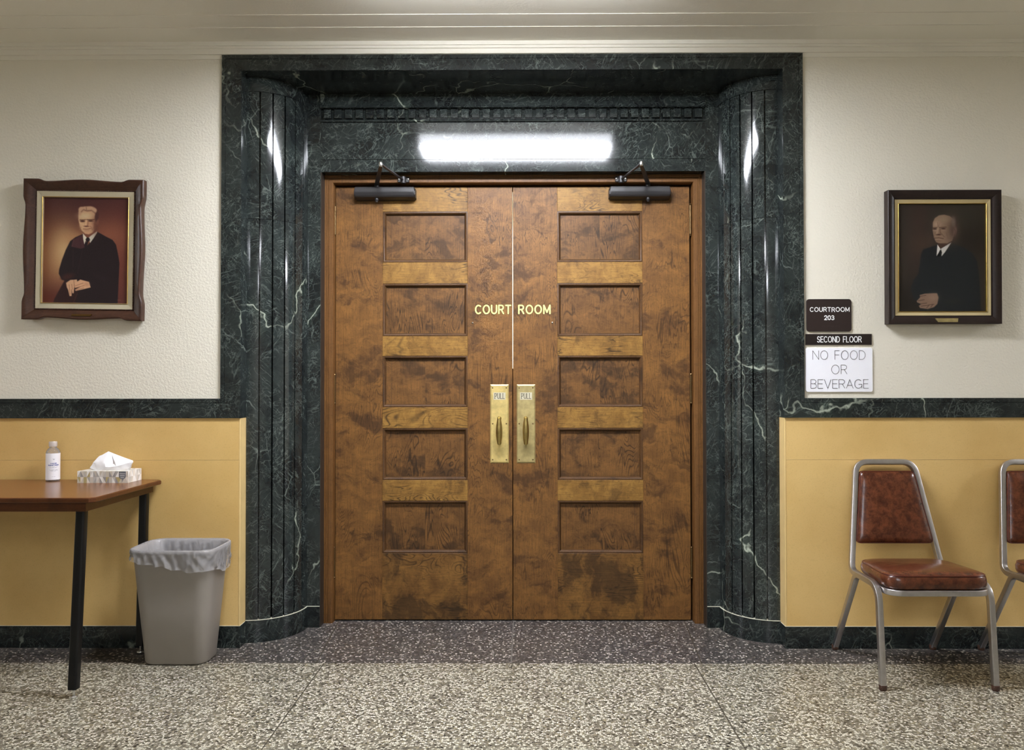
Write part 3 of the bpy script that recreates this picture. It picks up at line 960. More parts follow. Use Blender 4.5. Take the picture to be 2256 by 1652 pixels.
# ================================================================ PORTRAITS
class Painter:
    """paints a small picture as colours of a fine grid of vertices"""
    def __init__(self, x0, x1, y0, y1, nx, ny):
        self.gx, self.gy = np.meshgrid(np.linspace(x0, x1, nx), np.linspace(y0, y1, ny))
        self.nx, self.ny = nx, ny
        self.img = np.zeros((ny, nx, 3))
        rng = np.random.RandomState(3)
        self.grain = rng.rand(ny, nx, 1) - 0.5
    def fill(self, c):
        self.img[:] = np.array(c, float)
    def _put(self, a, c):
        a = np.clip(a, 0, 1)[..., None]
        self.img = self.img * (1 - a) + np.array(c, float) * a
    def glow(self, cx, cy, rx, ry, c, k=1.0, p=1.0):
        d = ((self.gx - cx) / rx) ** 2 + ((self.gy - cy) / ry) ** 2
        self._put(k * np.exp(-d ** p), c)
    def ell(self, cx, cy, rx, ry, c, rot=0.0, soft=5.0, k=1.0):
        t = R(rot)
        dx, dy = self.gx - cx, self.gy - cy
        u, w = dx * math.cos(t) + dy * math.sin(t), -dx * math.sin(t) + dy * math.cos(t)
        d = (np.sqrt((u / rx) ** 2 + (w / ry) ** 2) - 1) * min(rx, ry)
        self._put(k * (0.5 - d / (2 * soft)), c)
    def _segd(self, a, b):
        ax, ay = a
        dx, dy = b[0] - ax, b[1] - ay
        t = np.clip(((self.gx - ax) * dx + (self.gy - ay) * dy) / (dx * dx + dy * dy + 1e-9), 0, 1)
        return np.hypot(self.gx - ax - t * dx, self.gy - ay - t * dy)
    def poly(self, pts, c, soft=5.0, k=1.0):
        d = np.full(self.gx.shape, 1e9)
        ins = np.zeros(self.gx.shape, bool)
        for a, b in zip(pts, pts[1:] + pts[:1]):
            d = np.minimum(d, self._segd(a, b))
            cond = (a[1] > self.gy) != (b[1] > self.gy)
            with np.errstate(divide='ignore', invalid='ignore'):
                xi = (b[0] - a[0]) * (self.gy - a[1]) / ((b[1] - a[1]) or 1e-9) + a[0]
            ins ^= cond & (self.gx < xi)
        self._put(k * (0.5 + np.where(ins, d, -d) / (2 * soft)), c)
    def line(self, pts, w, c, soft=4.0, k=1.0):
        d = np.full(self.gx.shape, 1e9)
        for a, b in zip(pts, pts[1:]):
            d = np.minimum(d, self._segd(a, b))
        self._put(k * (0.5 - (d - w / 2) / (2 * soft)), c)
    def mesh(self, w, h, gain=1.0):
        """grid mesh in the local XZ plane, centred, carrying the colours"""
        img = np.clip(self.img + self.grain * 5, 0, 255) / 255
        L = np.where(img <= 0.04045, img / 12.92, ((img + 0.055) / 1.055) ** 2.4) * gain
        nx, ny = self.nx, self.ny
        xs = np.linspace(-w / 2, w / 2, nx)
        zs = np.linspace(h / 2, -h / 2, ny)
        X, Z = np.meshgrid(xs, zs)
        verts = np.stack([X.ravel(), np.zeros(nx * ny), Z.ravel()], 1)
        i = np.arange(nx * ny).reshape(ny, nx)
        faces = np.stack([i[:-1, :-1], i[1:, :-1], i[1:, 1:], i[:-1, 1:]], -1).reshape(-1, 4)
        me = bpy.data.meshes.new('portrait')
        me.from_pydata(verts.tolist(), [], faces.tolist())
        at = me.color_attributes.new('paint', 'FLOAT_COLOR', 'POINT')
        col = np.ones((nx * ny, 4), np.float32)
        col[:, :3] = L.reshape(-1, 3)
        at.data.foreach_set('color', col.ravel())
        return me

def paint_robed():
    p = Painter(38, 1223, 28, 1523, 200, 252)
    p.fill((78, 42, 40))
    p.glow(600, 100, 900, 350, (66, 36, 38), 0.8)
    p.glow(1050, 900, 420, 700, (112, 60, 48), 0.9)
    p.glow(950, 560, 330, 230, (138, 84, 62), 0.8)
    p.glow(240, 880, 420, 560, (150, 100, 66), 0.95)
    p.glow(330, 790, 190, 330, (206, 170, 122), 0.9)
    p.glow(480, 600, 170, 90, (180, 132, 92), 0.7)
    p.glow(150, 1480, 330, 160, (96, 46, 36), 0.8)
    robe = (37, 26, 29)
    p.poly([(200, 1475), (185, 1540), (600, 1540), (520, 1200), (345, 1195)], (50, 28, 28), 8)
    p.poly([(590, 540), (480, 590), (410, 645), (350, 770), (300, 910), (262, 1050), (258, 1110), (300, 1195), (350, 1210), (470, 1240), (545, 1300), (490, 1540), (1085, 1540), (1092, 1250), (1102, 950), (1085, 850), (1050, 690), (1000, 620), (900, 570), (782, 505), (690, 660), (650, 700)], robe, 6)
    p.poly([(585, 550), (450, 620), (425, 725), (560, 752), (612, 735), (600, 640)], (74, 44, 47), 7)
    p.line([(455, 630), (440, 720)], 8, (98, 64, 62), 5, 0.6)
    p.line([(540, 600), (560, 740)], 7, (58, 34, 38), 5, 0.7)
    p.line([(585, 755), (520, 1100)], 6, (58, 40, 40), 6, 0.6)
    p.line([(450, 760), (455, 1000)], 14, (50, 34, 36), 10, 0.7)
    p.ell(385, 1150, 95, 45, (64, 36, 32), -15, 16, 0.8)
    p.line([(470, 1520), (520, 1390)], 6, (92, 62, 50), 4, 0.7)
    p.line([(900, 1180), (760, 1120)], 40, (44, 33, 35), 30, 0.5)
    # neck, collar, tie
    p.poly([(590, 470), (770, 440), (775, 520), (660, 600), (600, 560)], (120, 74, 56), 5)
    p.poly([(585, 535), (640, 592), (625, 640), (608, 688), (590, 610)], (222, 212, 192), 4)
    p.poly([(782, 498), (665, 592), (688, 668), (735, 600), (782, 520)], (205, 196, 178), 4)
    p.poly([(640, 590), (672, 592), (688, 625), (660, 655), (652, 690), (614, 700), (640, 650), (622, 622)], (30, 22, 28), 4)
    # head
    p.ell(652, 320, 132, 172, (150, 108, 86), 0, 6)
    p.poly([(520, 270), (520, 340), (540, 430), (570, 500), (615, 540), (665, 548), (720, 520), (760, 460), (775, 380), (770, 270), (700, 215), (560, 215)], (196, 154, 118), 8)
    p.glow(610, 285, 90, 45, (206, 180, 142), 0.9)
    p.glow(755, 420, 45, 120, (104, 62, 50), 0.95)
    p.glow(585, 430, 45, 45, (214, 172, 132), 0.7)
    p.glow(700, 420, 35, 35, (196, 142, 112), 0.6)
    p.ell(775, 290, 28, 75, (78, 46, 42), 5, 8)
    p.ell(790, 370, 16, 40, (120, 74, 60), 5, 6, 0.8)
    for cx, cy, rx, ry in ((560, 195, 42, 40), (610, 178, 45, 28), (680, 175, 60, 28), (735, 205, 38, 36), (540, 240, 22, 40)):
        p.ell(cx, cy, rx, ry, (190, 150, 120), 0, 9)
    p.line([(560, 225), (590, 195), (640, 215), (700, 205), (750, 240)], 14, (120, 80, 64), 9, 0.75)
    p.line([(625, 160), (630, 195)], 8, (92, 58, 48), 5, 0.7)
    p.line([(540, 343), (740, 333)], 9, (70, 34, 28), 4)
    p.ell(578, 360, 32, 13, (74, 42, 36), 0, 6)
    p.ell(690, 354, 34, 13, (80, 46, 38), 0, 7)
    p.ell(575, 365, 44, 34, (196, 160, 120), 0, 3, 0.0)
    p.line([(535, 372), (555, 397), (600, 402)], 5, (226, 196, 150), 3, 0.8)
    p.line([(655, 392), (700, 398), (735, 375)], 4, (170, 118, 90), 3, 0.7)
    p.line([(628, 345), (622, 420)], 16, (222, 178, 138), 7, 0.8)
    p.line([(655, 365), (650, 420)], 14, (140, 88, 68), 7, 0.7)
    p.ell(632, 432, 34, 9, (92, 46, 38), 0, 5, 0.9)
    p.line([(560, 440), (545, 480)], 8, (160, 112, 86), 6, 0.6)
    p.line([(690, 430), (715, 480)], 9, (132, 82, 64), 6, 0.7)
    p.line([(590, 470), (640, 474), (690, 464)], 7, (104, 50, 42), 4)
    p.line([(610, 494), (670, 492)], 9, (166, 116, 90), 6, 0.7)
    p.glow(640, 525, 45, 18, (204, 152, 118), 0.8)
    p.line([(570, 505), (620, 545), (670, 552), (725, 525)], 7, (110, 62, 50), 6, 0.7)
    # hands
    skin = (210, 164, 128)
    p.poly([(362, 1240), (420, 1198), (512, 1190), (520, 1230), (480, 1270), (470, 1385), (452, 1388), (440, 1330), (442, 1425), (414, 1428), (392, 1340), (372, 1300)], skin, 5)
    p.poly([(488, 1240), (560, 1190), (682, 1222), (706, 1300), (610, 1325), (497, 1352), (488, 1335), (560, 1296), (486, 1312), (478, 1285)], (216, 166, 130), 5)
    for q in (((405, 1265), (420, 1400)), ((440, 1260), (452, 1330)), ((490, 1282), (600, 1240)), ((492, 1310), (615, 1275)), ((505, 1338), (610, 1308)), ((470, 1200), (478, 1290))):
        p.line(list(q), 6, (132, 84, 62), 4, 0.85)
    p.glow(650, 1255, 40, 30, (190, 138, 106), 0.7)
    p.line([(1082, 1476), (1130, 1474)], 4, (150, 110, 92), 3, 0.6)
    return p

def paint_suited():
    p = Painter(120, 1195, 108, 1465, 188, 238)
    p.fill((57, 49, 45))
    p.glow(950, 260, 300, 220, (57, 51, 45), 0.9)
    p.glow(380, 450, 140, 700, (66, 50, 46), 0.8)
    p.glow(430, 620, 160, 120, (74, 58, 50), 0.7)
    p.glow(1050, 560, 260, 200, (42, 35, 31), 0.8)
    p.glow(250, 1350, 200, 250, (38, 33, 31), 0.8)
    p.line([(850, 415), (1195, 425)], 8, (52, 40, 34), 6, 0.6)
    p.ell(520, 540, 36, 90, (82, 66, 58), 0, 30, 0.35)
    suit = (39, 40, 43)
    p.poly([(610, 622), (430, 680), (404, 735), (372, 985), (312, 1060), (272, 1180), (300, 1290), (390, 1400), (380, 1480), (1140, 1480), (1120, 1000), (1095, 830), (1040, 730), (960, 672), (800, 602), (660, 770)], suit, 8)
    p.line([(600, 660), (640, 900)], 6, (42, 42, 45), 5, 0.7)
    p.line([(790, 640), (680, 850), (650, 1000)], 6, (44, 44, 46), 6, 0.6)
    p.line([(790, 600), (800, 900)], 30, (40, 43, 44), 16, 0.6)
    p.ell(800, 1340, 90, 30, (50, 48, 45), 0, 30, 0.6)
    # neck and collar
    p.poly([(605, 560), (780, 540), (785, 600), (660, 680), (620, 650)], (74, 54, 47), 5)
    p.poly([(606, 618), (648, 680), (622, 720), (595, 764)], (222, 214, 214), 3)
    p.poly([(780, 592), (650, 672), (662, 720), (655, 768), (700, 715)], (208, 201, 200), 3)
    p.poly([(640, 684), (660, 718), (642, 735), (652, 772), (600, 772), (622, 722)], (20, 18, 20), 3)
    # head
    p.poly([(552, 340), (575, 285), (625, 250), (690, 240), (760, 258), (810, 300), (828, 380), (820, 480), (790, 570), (720, 610), (640, 608), (590, 590), (562, 530), (548, 440)], (146, 118, 101), 6)
    p.glow(800, 430, 75, 170, (92, 71, 63), 0.95)
    p.ell(805, 330, 28, 60, (110, 92, 86), 0, 12, 0.8)
    p.ell(826, 450, 20, 55, (112, 86, 78), 8, 7, 0.9)
    p.line([(820, 420), (832, 460), (818, 500)], 6, (70, 52, 46), 4, 0.7)
    p.glow(600, 360, 45, 40, (178, 146, 128), 0.85)
    p.glow(690, 300, 80, 40, (150, 128, 108), 0.7)
    p.line([(610, 340), (615, 395)], 7, (112, 84, 72), 5, 0.8)
    p.line([(630, 345), (628, 390)], 5, (120, 92, 78), 4, 0.6)
    p.line([(550, 408), (605, 405)], 11, (82, 58, 50), 5, 0.9)
    p.line([(632, 405), (715, 398)], 11, (86, 62, 53), 5, 0.9)
    p.ell(575, 422, 24, 9, (70, 48, 42), 0, 4, 0.9)
    p.ell(680, 418, 28, 9, (72, 50, 44), 0, 4, 0.9)
    p.ell(580, 440, 26, 9, (168, 140, 122), 0, 5, 0.6)
    p.ell(680, 440, 34, 9, (150, 122, 106), 0, 5, 0.6)
    p.line([(612, 410), (600, 480)], 15, (176, 146, 126), 7, 0.8)
    p.line([(640, 425), (640, 480)], 14, (106, 80, 68), 7, 0.75)
    p.ell(622, 494, 32, 10, (84, 58, 49), 0, 5, 0.9)
    p.line([(648, 470), (690, 520)], 8, (98, 73, 63), 6, 0.7)
    p.line([(575, 478), (562, 520)], 6, (104, 78, 66), 5, 0.6)
    p.line([(568, 538), (620, 532), (680, 544)], 8, (84, 57, 49), 4, 0.95)
    p.line([(590, 556), (650, 558)], 10, (158, 128, 110), 5, 0.7)
    p.line([(590, 572), (650, 574)], 6, (100, 74, 63), 5, 0.7)
    p.line([(575, 585), (620, 608), (720, 605)], 8, (78, 56, 48), 6, 0.8)
    p.line([(570, 420), (560, 470), (590, 470)], 3, (92, 70, 60), 3, 0.5)
    p.line([(720, 470), (735, 540)], 8, (112, 86, 75), 8, 0.6)
    # hands
    p.poly([(345, 1335), (388, 1288), (384, 1258), (450, 1240), (598, 1236), (616, 1290), (602, 1370), (560, 1412), (482, 1436), (385, 1422), (374, 1395), (400, 1372), (352, 1352)], (136, 108, 94), 5)
    p.glow(550, 1290, 60, 50, (150, 120, 106), 0.8)
    for q in (((390, 1275), (460, 1262)), ((365, 1330), (440, 1318)), ((385, 1372), (470, 1360)), ((400, 1400), (560, 1375)), ((470, 1420), (500, 1385)), ((520, 1412), (545, 1380))):
        p.line(list(q), 7, (74, 54, 47), 4, 0.9)
    return p

def portrait(name, cx, cz, w, h, yfront, label, scallop, prof, liner, fillet_ins, mats, painter, pic_ins, roll, tilt, plate_mat, plate_poly, extra=None, gain=0.98):
    """framed picture built flat round its centre; local y = 0 at the wall side"""
    t = thing(name, (cx, yfront, cz), label, 'picture', rot=(tilt, roll, 0))
    N = 48 if scallop else 1
    def outer(s):
        if not scallop:
            return 0.0
        e = min(s, 1 - s)
        if e < 0.125:
            return 0.0
        if e < 0.185:
            u = (e - 0.125) / 0.06
            return 0.0105 * (3 * u * u - 2 * u ** 3)
        u = (e - 0.185) / 0.315
        return 0.0105 - 0.0085 * (3 * u * u - 2 * u ** 3)
    def loop(ins, y, k):
        hx, hz = w / 2 - ins, h / 2 - ins
        c = [(-hx, -hz), (hx, -hz), (hx, hz), (-hx, hz)]
        nrm = [(0, 1), (-1, 0), (0, -1), (1, 0)]
        out = []
        for i in range(4):
            a, b2 = c[i], c[(i + 1) % 4]
            for j in range(N):
                s = j / N
                d = outer(s) * k
                out.append(Vector((a[0] + (b2[0] - a[0]) * s + nrm[i][0] * d, y, a[1] + (b2[1] - a[1]) * s + nrm[i][1] * d)))
        return out
    b = B()
    loft(b, [loop(*q) for q in prof], False, False)
    obj('frame', b, mats[0], t, world=False, smooth=32)
    b = B()
    rect_frame(b, -w / 2 + liner[0], w / 2 - liner[0], -h / 2 + liner[0], h / 2 - liner[0], [(0, liner[2] + 0.02), (0, liner[2]), (liner[1], liner[2] + 0.005), (liner[1], liner[2] + 0.02)])
    obj('liner', b, mats[1], t, world=False)
    i0 = fillet_ins
    b = B()
    rect_frame(b, -w / 2 + i0, w / 2 - i0, -h / 2 + i0, h / 2 - i0, [(0, liner[2] + 0.02), (0, liner[2] + 0.0015), (0.001, liner[2] + 0.0005), (0.002, liner[2] + 0.0015), (pic_ins - i0 + 0.0005, liner[2] + 0.0115), (pic_ins - i0 + 0.0005, liner[2] + 0.02)])
    obj('gilt_fillet', b, 'gold', t, world=False)
    me = painter.mesh(w - 2 * pic_ins, h - 2 * pic_ins, gain)
    me.materials.append(MAT['photo'])
    o = bpy.data.objects.new('portrait_print', me)
    COL.objects.link(o)
    o.parent = t
    o.location = (0, liner[2] + 0.010, 0)
    b = B()
    box(b, -w / 2 + 0.02, w / 2 - 0.02, liner[2] + 0.0115, liner[2] + 0.016, -h / 2 + 0.02, h / 2 - 0.02)
    obj('backing_board', b, 'frame_dark', t, world=False)
    b = B()
    prism(b, plate_poly, lambda x, z: Vector((x, -0.0005, z)), lambda x, z: Vector((x, 0.006, z)))
    obj('name_plate', b, plate_mat, t, world=False)
    if extra:
        b = B()
        box(b, -w / 2 + pic_ins, w / 2 - pic_ins, liner[2] + 0.0075, liner[2] + 0.009, -h / 2 + pic_ins, h / 2 - pic_ins)
        obj('glass_pane', b, 'glass', t, world=False)
    return t

# left: walnut frame with eared, wavy outline
t = portrait('framed_portrait', -1.9715, 1.834, 0.556, 0.648, 3.480, 'portrait of a person in a black robe with glasses, wavy brown frame', True,
             [(0.012, 0.046, 0.4), (0.0, 0.030, 1.0), (0.0, 0.004, 1.0), (0.004, 0.0, 1.0), (0.010, 0.0, 0.8), (0.030, 0.010, 0.35), (0.044, 0.020, 0.0), (0.048, 0.022, 0.0), (0.048, 0.032, 0.0)],
             (0.053, 0.0275, 0.020), 0.0775, ('frame_brown', 'linen'), paint_robed(), 0.0805, R(0.9), R(0.6), 'bronze_plate',
             [(-0.045, -0.306), (0.043, -0.306), (0.048, -0.297), (-0.042, -0.297)])
b = B()
for sx, sz, ln, ax in ((-1, 0, 0.545, 'z'), (1, 0, 0.545, 'z'), (0, -1, 0.452, 'x'), (0, 1, 0.452, 'x')):
    n = int(ln / 0.0075)
    for k in range(n):
        q = -ln / 2 + ln * (k + 0.5) / n
        c = (sx * 0.2275, 0.0205, q) if ax == 'z' else (q, 0.0205, sz * 0.2735)
        bmesh.ops.create_icosphere(b, subdivisions=1, radius=0.0034, matrix=Matrix.Translation(c))
obj('bead_row', b, 'frame_brown', t, world=False, smooth=180)

# right: plain ebony frame
portrait('framed_portrait', 1.9782, 1.7925, 0.517, 0.612, 3.482, 'portrait of a seated balding person in a dark suit, plain dark frame', False,
         [(0.006, 0.046, 0), (0.0, 0.040, 0), (0.0, 0.002, 0), (0.002, 0.0, 0), (0.007, 0.0, 0), (0.034, 0.016, 0), (0.034, 0.018, 0), (0.039, 0.018, 0), (0.039, 0.030, 0)],
         (0.0395, 0.0175, 0.020), 0.0565, ('frame_dark', 'linen_gold'), paint_suited(), 0.0595, R(0.0), R(0.4), 'brass_dull',
         [(-0.033, -0.298), (0.056, -0.298), (0.058, -0.281), (-0.045, -0.281)], True, 1.7)

# ================================================================ TABLE
TZ = 0.776
t = thing('table', (-2.36, 3.23, 0), 'brown laminate table with black steel legs against the ochre wall panel', 'table')
xl, xr, yf, yb = -3.12, -1.608, 2.945, 3.512
ch = 0.018
pl = [(xl + ch, yf), (xr - ch, yf), (xr, yf + ch), (xr, yb - ch), (xr - ch, yb), (xl + ch, yb), (xl, yb - ch), (xl, yf + ch)]
def inset(p, d):
    cx, cy = (xl + xr) / 2, (yf + yb) / 2
    hx, hy = (xr - xl) / 2, (yb - yf) / 2
    return [(cx + (x - cx) * (1 - d / hx), cy + (y - cy) * (1 - d / hy)) for x, y in p]
b = B()
loft(b, [[Vector((x, y, TZ - 0.020)) for x, y in inset(pl, 0.003)], [Vector((x, y, TZ - 0.017)) for x, y in pl], [Vector((x, y, TZ - 0.004)) for x, y in pl], [Vector((x, y, TZ - 0.0012)) for x, y in inset(pl, 0.003)]], True, False)
b.faces.new([b.verts.new((x, y, TZ - 0.0012)) for x, y in inset(pl, 0.003)])
top = obj('table_edge', b, 'table_edge', t)
b = B()
prism(b, inset(pl, 0.003), lambda x, y: Vector((x, y, TZ - 0.0014)), lambda x, y: Vector((x, y, TZ)))
obj('table_top', b, 'table_top', t)
ax0, ax1, ay0, ay1 = xl + 0.035, xr - 0.038, yf + 0.016, yb - 0.018
b = B()
box(b, ax0, ax1, ay0, ay0 + 0.018, TZ - 0.055, TZ - 0.0195)
box(b, ax0, ax1, ay1 - 0.018, ay1, TZ - 0.055, TZ - 0.0195)
box(b, ax1 - 0.018, ax1, ay0 + 0.018, ay1 - 0.018, TZ - 0.055, TZ - 0.0195)
box(b, ax0, ax0 + 0.018, ay0 + 0.018, ay1 - 0.018, TZ - 0.055, TZ - 0.0195)
obj('apron', b, 'table_edge', t)
for (x0, y0), (x1, y1) in (((-1.672, 2.983), (-1.692, 2.968)), ((-1.672, 3.468), (-1.682, 3.462)), ((-3.056, 2.983), (-3.036, 2.968)), ((-3.070, 3.468), (-3.060, 3.462))):
    b = B()
    sweep(b, [(x0, y0, TZ - 0.021), (x1, y1, 0.034)], sq_profile(0.034, 0.034, 0.006), (0, 1, 0))
    lg = obj('leg', b, 'black_leg', t, smooth=40)
    b = B()
    lathe(b, [(0.0, 0.0), (0.014, 0.0), (0.0165, 0.004), (0.014, 0.009), (0.005, 0.012), (0.005, 0.036), (0.0, 0.036)], (x1, y1, 0), 'z', 14)
    obj('foot_glide', b, 'steel', t, smooth=40)

# hand sanitizer ---------------------------------------------------
bx_, by_ = -2.087, 3.462
t = thing('sanitizer_bottle', (bx_, by_, TZ), 'clear plastic bottle of hand sanitizer with white label on the table', 'bottle')
b = B()
r0 = 0.0285
lathe(b, [(0.0, 0.0), (r0 - 0.003, 0.0), (r0, 0.004), (r0, 0.128), (r0 - 0.002, 0.137), (r0 - 0.008, 0.146), (0.0145, 0.152), (0.0135, 0.155), (0.0135, 0.160), (0.0, 0.160)], (bx_, by_, TZ), 'z', 32)
obj('body', b, 'clear', t, smooth=40)
b = B()
lathe(b, [(0.0165, 0.156), (0.0170, 0.158), (0.0170, 0.176), (0.0155, 0.179), (0.0, 0.179)], (bx_, by_, TZ), 'z', 28)
obj('cap', b, 'clear_cap', t, smooth=40)
b = B()
n = 40
ang = lambda k: R(-215 + 290 * k / n)
rl = r0 + 0.0004
rows = []
for h in (0.0075, 0.1265):
    rows.append([Vector((bx_ + rl * math.cos(ang(k)), by_ + rl * math.sin(ang(k)), TZ + h)) for k in range(n + 1)])
loft(b, rows, closed=False)
lab = obj('label', b, 'white_label', t, smooth=180)
def wrap(a_mid):
    def f(x, z):
        a = R(a_mid) + x / rl
        rr = rl + 0.0004
        return Vector((bx_ + rr * math.cos(a), by_ + rr * math.sin(a), TZ + z))
    return f
q = wrap(-52)
b = B()
stroke_text(b, 'HAND', -0.012, 0.012, 0.0795, 0.0835, 0.0013, q, 0.24)
stroke_text(b, 'SANITIZER', -0.0215, 0.0215, 0.0715, 0.0760, 0.0014, q, 0.22)
obj('lettering', b, 'blue_ink', lab)
b = B()
for z, hw in ((0.066, 0.017), (0.063, 0.012), (0.053, 0.016), (0.050, 0.018), (0.047, 0.010), (0.022, 0.008)):
    m = 10
    for k in range(m):
        if (k * 7 + int(z * 1000)) % 5 == 0:
            continue
        a0, a1 = -hw + 2 * hw * k / m, -hw + 2 * hw * (k + 0.85) / m
        b.faces.new([b.verts.new(q(*p)) for p in ((a0, z - 0.0005), (a1, z - 0.0005), (a1, z + 0.0005), (a0, z + 0.0005))])
for z, w2 in ((0.1015, 0.006), (0.0985, 0.004)):
    b.faces.new([b.verts.new(q(*p)) for p in ((-w2, z + 0.002), (0, z - 0.002), (w2, z + 0.001), (0, z))])
obj('small_print', b, 'grey_ink', lab)

# tissue box -------------------------------------------------------
x0, x1, y0, y1, hb = -1.932, -1.705, 3.388, 3.506, 0.0525
t = thing('tissue_box', ((x0 + x1) / 2, (y0 + y1) / 2, TZ), 'low tissue box with grey triangle pattern on the table', 'tissue box')
random.seed(12)
PAL = [(238, 236, 232), (214, 210, 204), (190, 186, 180), (172, 168, 162), (226, 218, 206), (204, 196, 184), (148, 144, 142), (176, 160, 112), (196, 188, 172)]
b = B()
lay = b.loops.layers.float_color.new('paint')
def tri_face(pts, c):
    f = b.faces.new([b.verts.new(p) for p in pts])
    for l in f.loops:
        l[lay] = rgba(c)
def facet(place, nx, nz, pale=False):
    for i in range(nx):
        for j in range(nz):
            p = [place((i + u) / nx, (j + w) / nz) for u, w in ((0, 0), (1, 0), (1, 1), (0, 1))]
            m = place((i + 0.5) / nx, (j + (1.0 if (i + j) % 2 else 0.0)) / nz)
            pal = PAL[:3] + PAL[4:6] if pale else PAL
            cs = [random.choice(pal) for _ in range(4)]
            e = place((i + 0.5) / nx, (j + (0.0 if (i + j) % 2 else 1.0)) / nz)
            if (i + j) % 2:
                tri_face([p[0], e, m], cs[0]); tri_face([e, p[1], m], cs[1]); tri_face([p[0], m, p[3]], cs[2]); tri_face([p[1], p[2], m], cs[3])
            else:
                tri_face([p[3], m, e], cs[0]); tri_face([e, m, p[2]], cs[1]); tri_face([p[0], m, p[3]], cs[2]); tri_face([m, p[1], p[2]], cs[3])
facet(lambda u, w: Vector((x0 + (x1 - x0) * u, y0, TZ + hb * w)), 8, 2)
facet(lambda u, w: Vector((x1, y0 + (y1 - y0) * u, TZ + hb * w)), 4, 2, True)
facet(lambda u, w: Vector((x0, y1 + (y0 - y1) * u, TZ + hb * w)), 4, 2)
facet(lambda u, w: Vector((x1 + (x0 - x1) * u, y1, TZ + hb * w)), 8, 2)
facet(lambda u, w: Vector((x0 + (x1 - x0) * u, y0 + (y1 - y0) * w, TZ + hb)), 8, 4, True)
tri_face([Vector((x0, y0, TZ)), Vector((x1, y0, TZ)), Vector((x1, y1, TZ)), Vector((x0, y1, TZ))], (200, 196, 190))
bmesh.ops.remove_doubles(b, verts=b.verts, dist=1e-6)
obj('carton', b, 'box_print', t)
bxm = x1 - 0.0255
b = B()
pts = [(-0.0155, hb - 0.0015), (-0.0155, 0.027), (-0.012, 0.021), (0, 0.0155), (0.012, 0.021), (0.0155, 0.027), (0.0155, hb - 0.0015)]
b.faces.new([b.verts.new((bxm + x, y0 - 0.0005, TZ + z)) for x, z in pts])
bd = obj('badge', b, 'badge', t)
cu = bpy.data.curves.new('script', 'FONT')
cu.body = 'Kleenex'
cu.size = 0.0078
cu.shear = 0.3
cu.align_x = 'CENTER'
tmp = bpy.data.objects.new('script', cu)
COL.objects.link(tmp)
bpy.context.view_layer.update()
me = bpy.data.meshes.new_from_object(tmp.evaluated_get(bpy.context.evaluated_depsgraph_get()))
bpy.data.objects.remove(tmp)
b = B()
b.from_mesh(me)
for v in b.verts:
    v.co = Vector((bxm + v.co.x, y0 - 0.001, TZ + 0.0395 + v.co.y))
for z, w2 in ((0.0345, 0.010), (0.0315, 0.012), (0.0255, 0.009), (0.0225, 0.007)):
    b.faces.new([b.verts.new((bxm + x, y0 - 0.001, TZ + zz)) for x, zz in ((-w2, z - 0.0005), (w2, z - 0.0005), (w2, z + 0.0005), (-w2, z + 0.0005))])
obj('badge_lettering', b, 'white_ink', bd)
# the tissue pulled up through the slot
tc = Vector((-1.811, (y0 + y1) / 2, TZ + hb))
P = {'a': (-0.076, 0.004, -0.002), 'b': (-0.077, -0.014, 0.012), 'c': (-0.066, -0.012, 0.034), 'd': (-0.046, -0.004, 0.062), 'e': (-0.015, 0.004, 0.0815), 'f': (0.002, -0.003, 0.068),
     'g': (0.085, -0.006, 0.0425), 'h': (0.088, -0.012, 0.036), 'i': (0.075, -0.012, 0.014), 'j': (0.070, 0.004, -0.002), 'k': (0.030, -0.026, 0.017), 'l': (0.012, -0.020, -0.002), 'm': (-0.020, -0.024, -0.002),
     'n': (-0.050, -0.020, -0.002), 'o': (-0.044, -0.026, 0.030), 'p': (-0.016, -0.026, 0.045), 'q': (0.014, -0.006, 0.030), 'r': (0.052, -0.022, 0.026), 's': (0.045, -0.016, -0.002), 'u': (-0.010, -0.030, 0.015),
     'x': (-0.03, 0.016, 0.045), 'y': (0.02, 0.016, 0.030), 'z': (0.0, 0.012, -0.002)}
b = B()
V = {k: b.verts.new(tc + Vector((v[0] * 1.17, v[1], v[2]))) for k, v in P.items()}
for f in ('abn', 'bcn', 'cno', 'cdo', 'dep', 'dop', 'efp', 'fpq', 'pqu', 'quk', 'opu', 'onu', 'num', 'muk', 'mkl', 'efg', 'fgk', 'fkq', 'ghr', 'gkr', 'hir', 'irs', 'krs', 'kls', 'ijs', 'exg', 'xyg', 'dex', 'cdx', 'acx', 'axz', 'xyz', 'yzj', 'ygj', 'ghj', 'hij', 'abc'):
    try:
        b.faces.new([V[c] for c in f])
    except ValueError:
        pass
bmesh.ops.subdivide_edges(b, edges=b.edges, cuts=2, use_grid_fill=True, smooth=0.25)
for v in b.verts:
    v.co += Vector((math.sin(v.co.z * 210 + v.co.x * 90), math.sin(v.co.x * 170 + v.co.z * 120) * 1.4, math.sin(v.co.x * 130))) * 0.0011
obj('tissue', b, 'tissue', t, smooth=38)

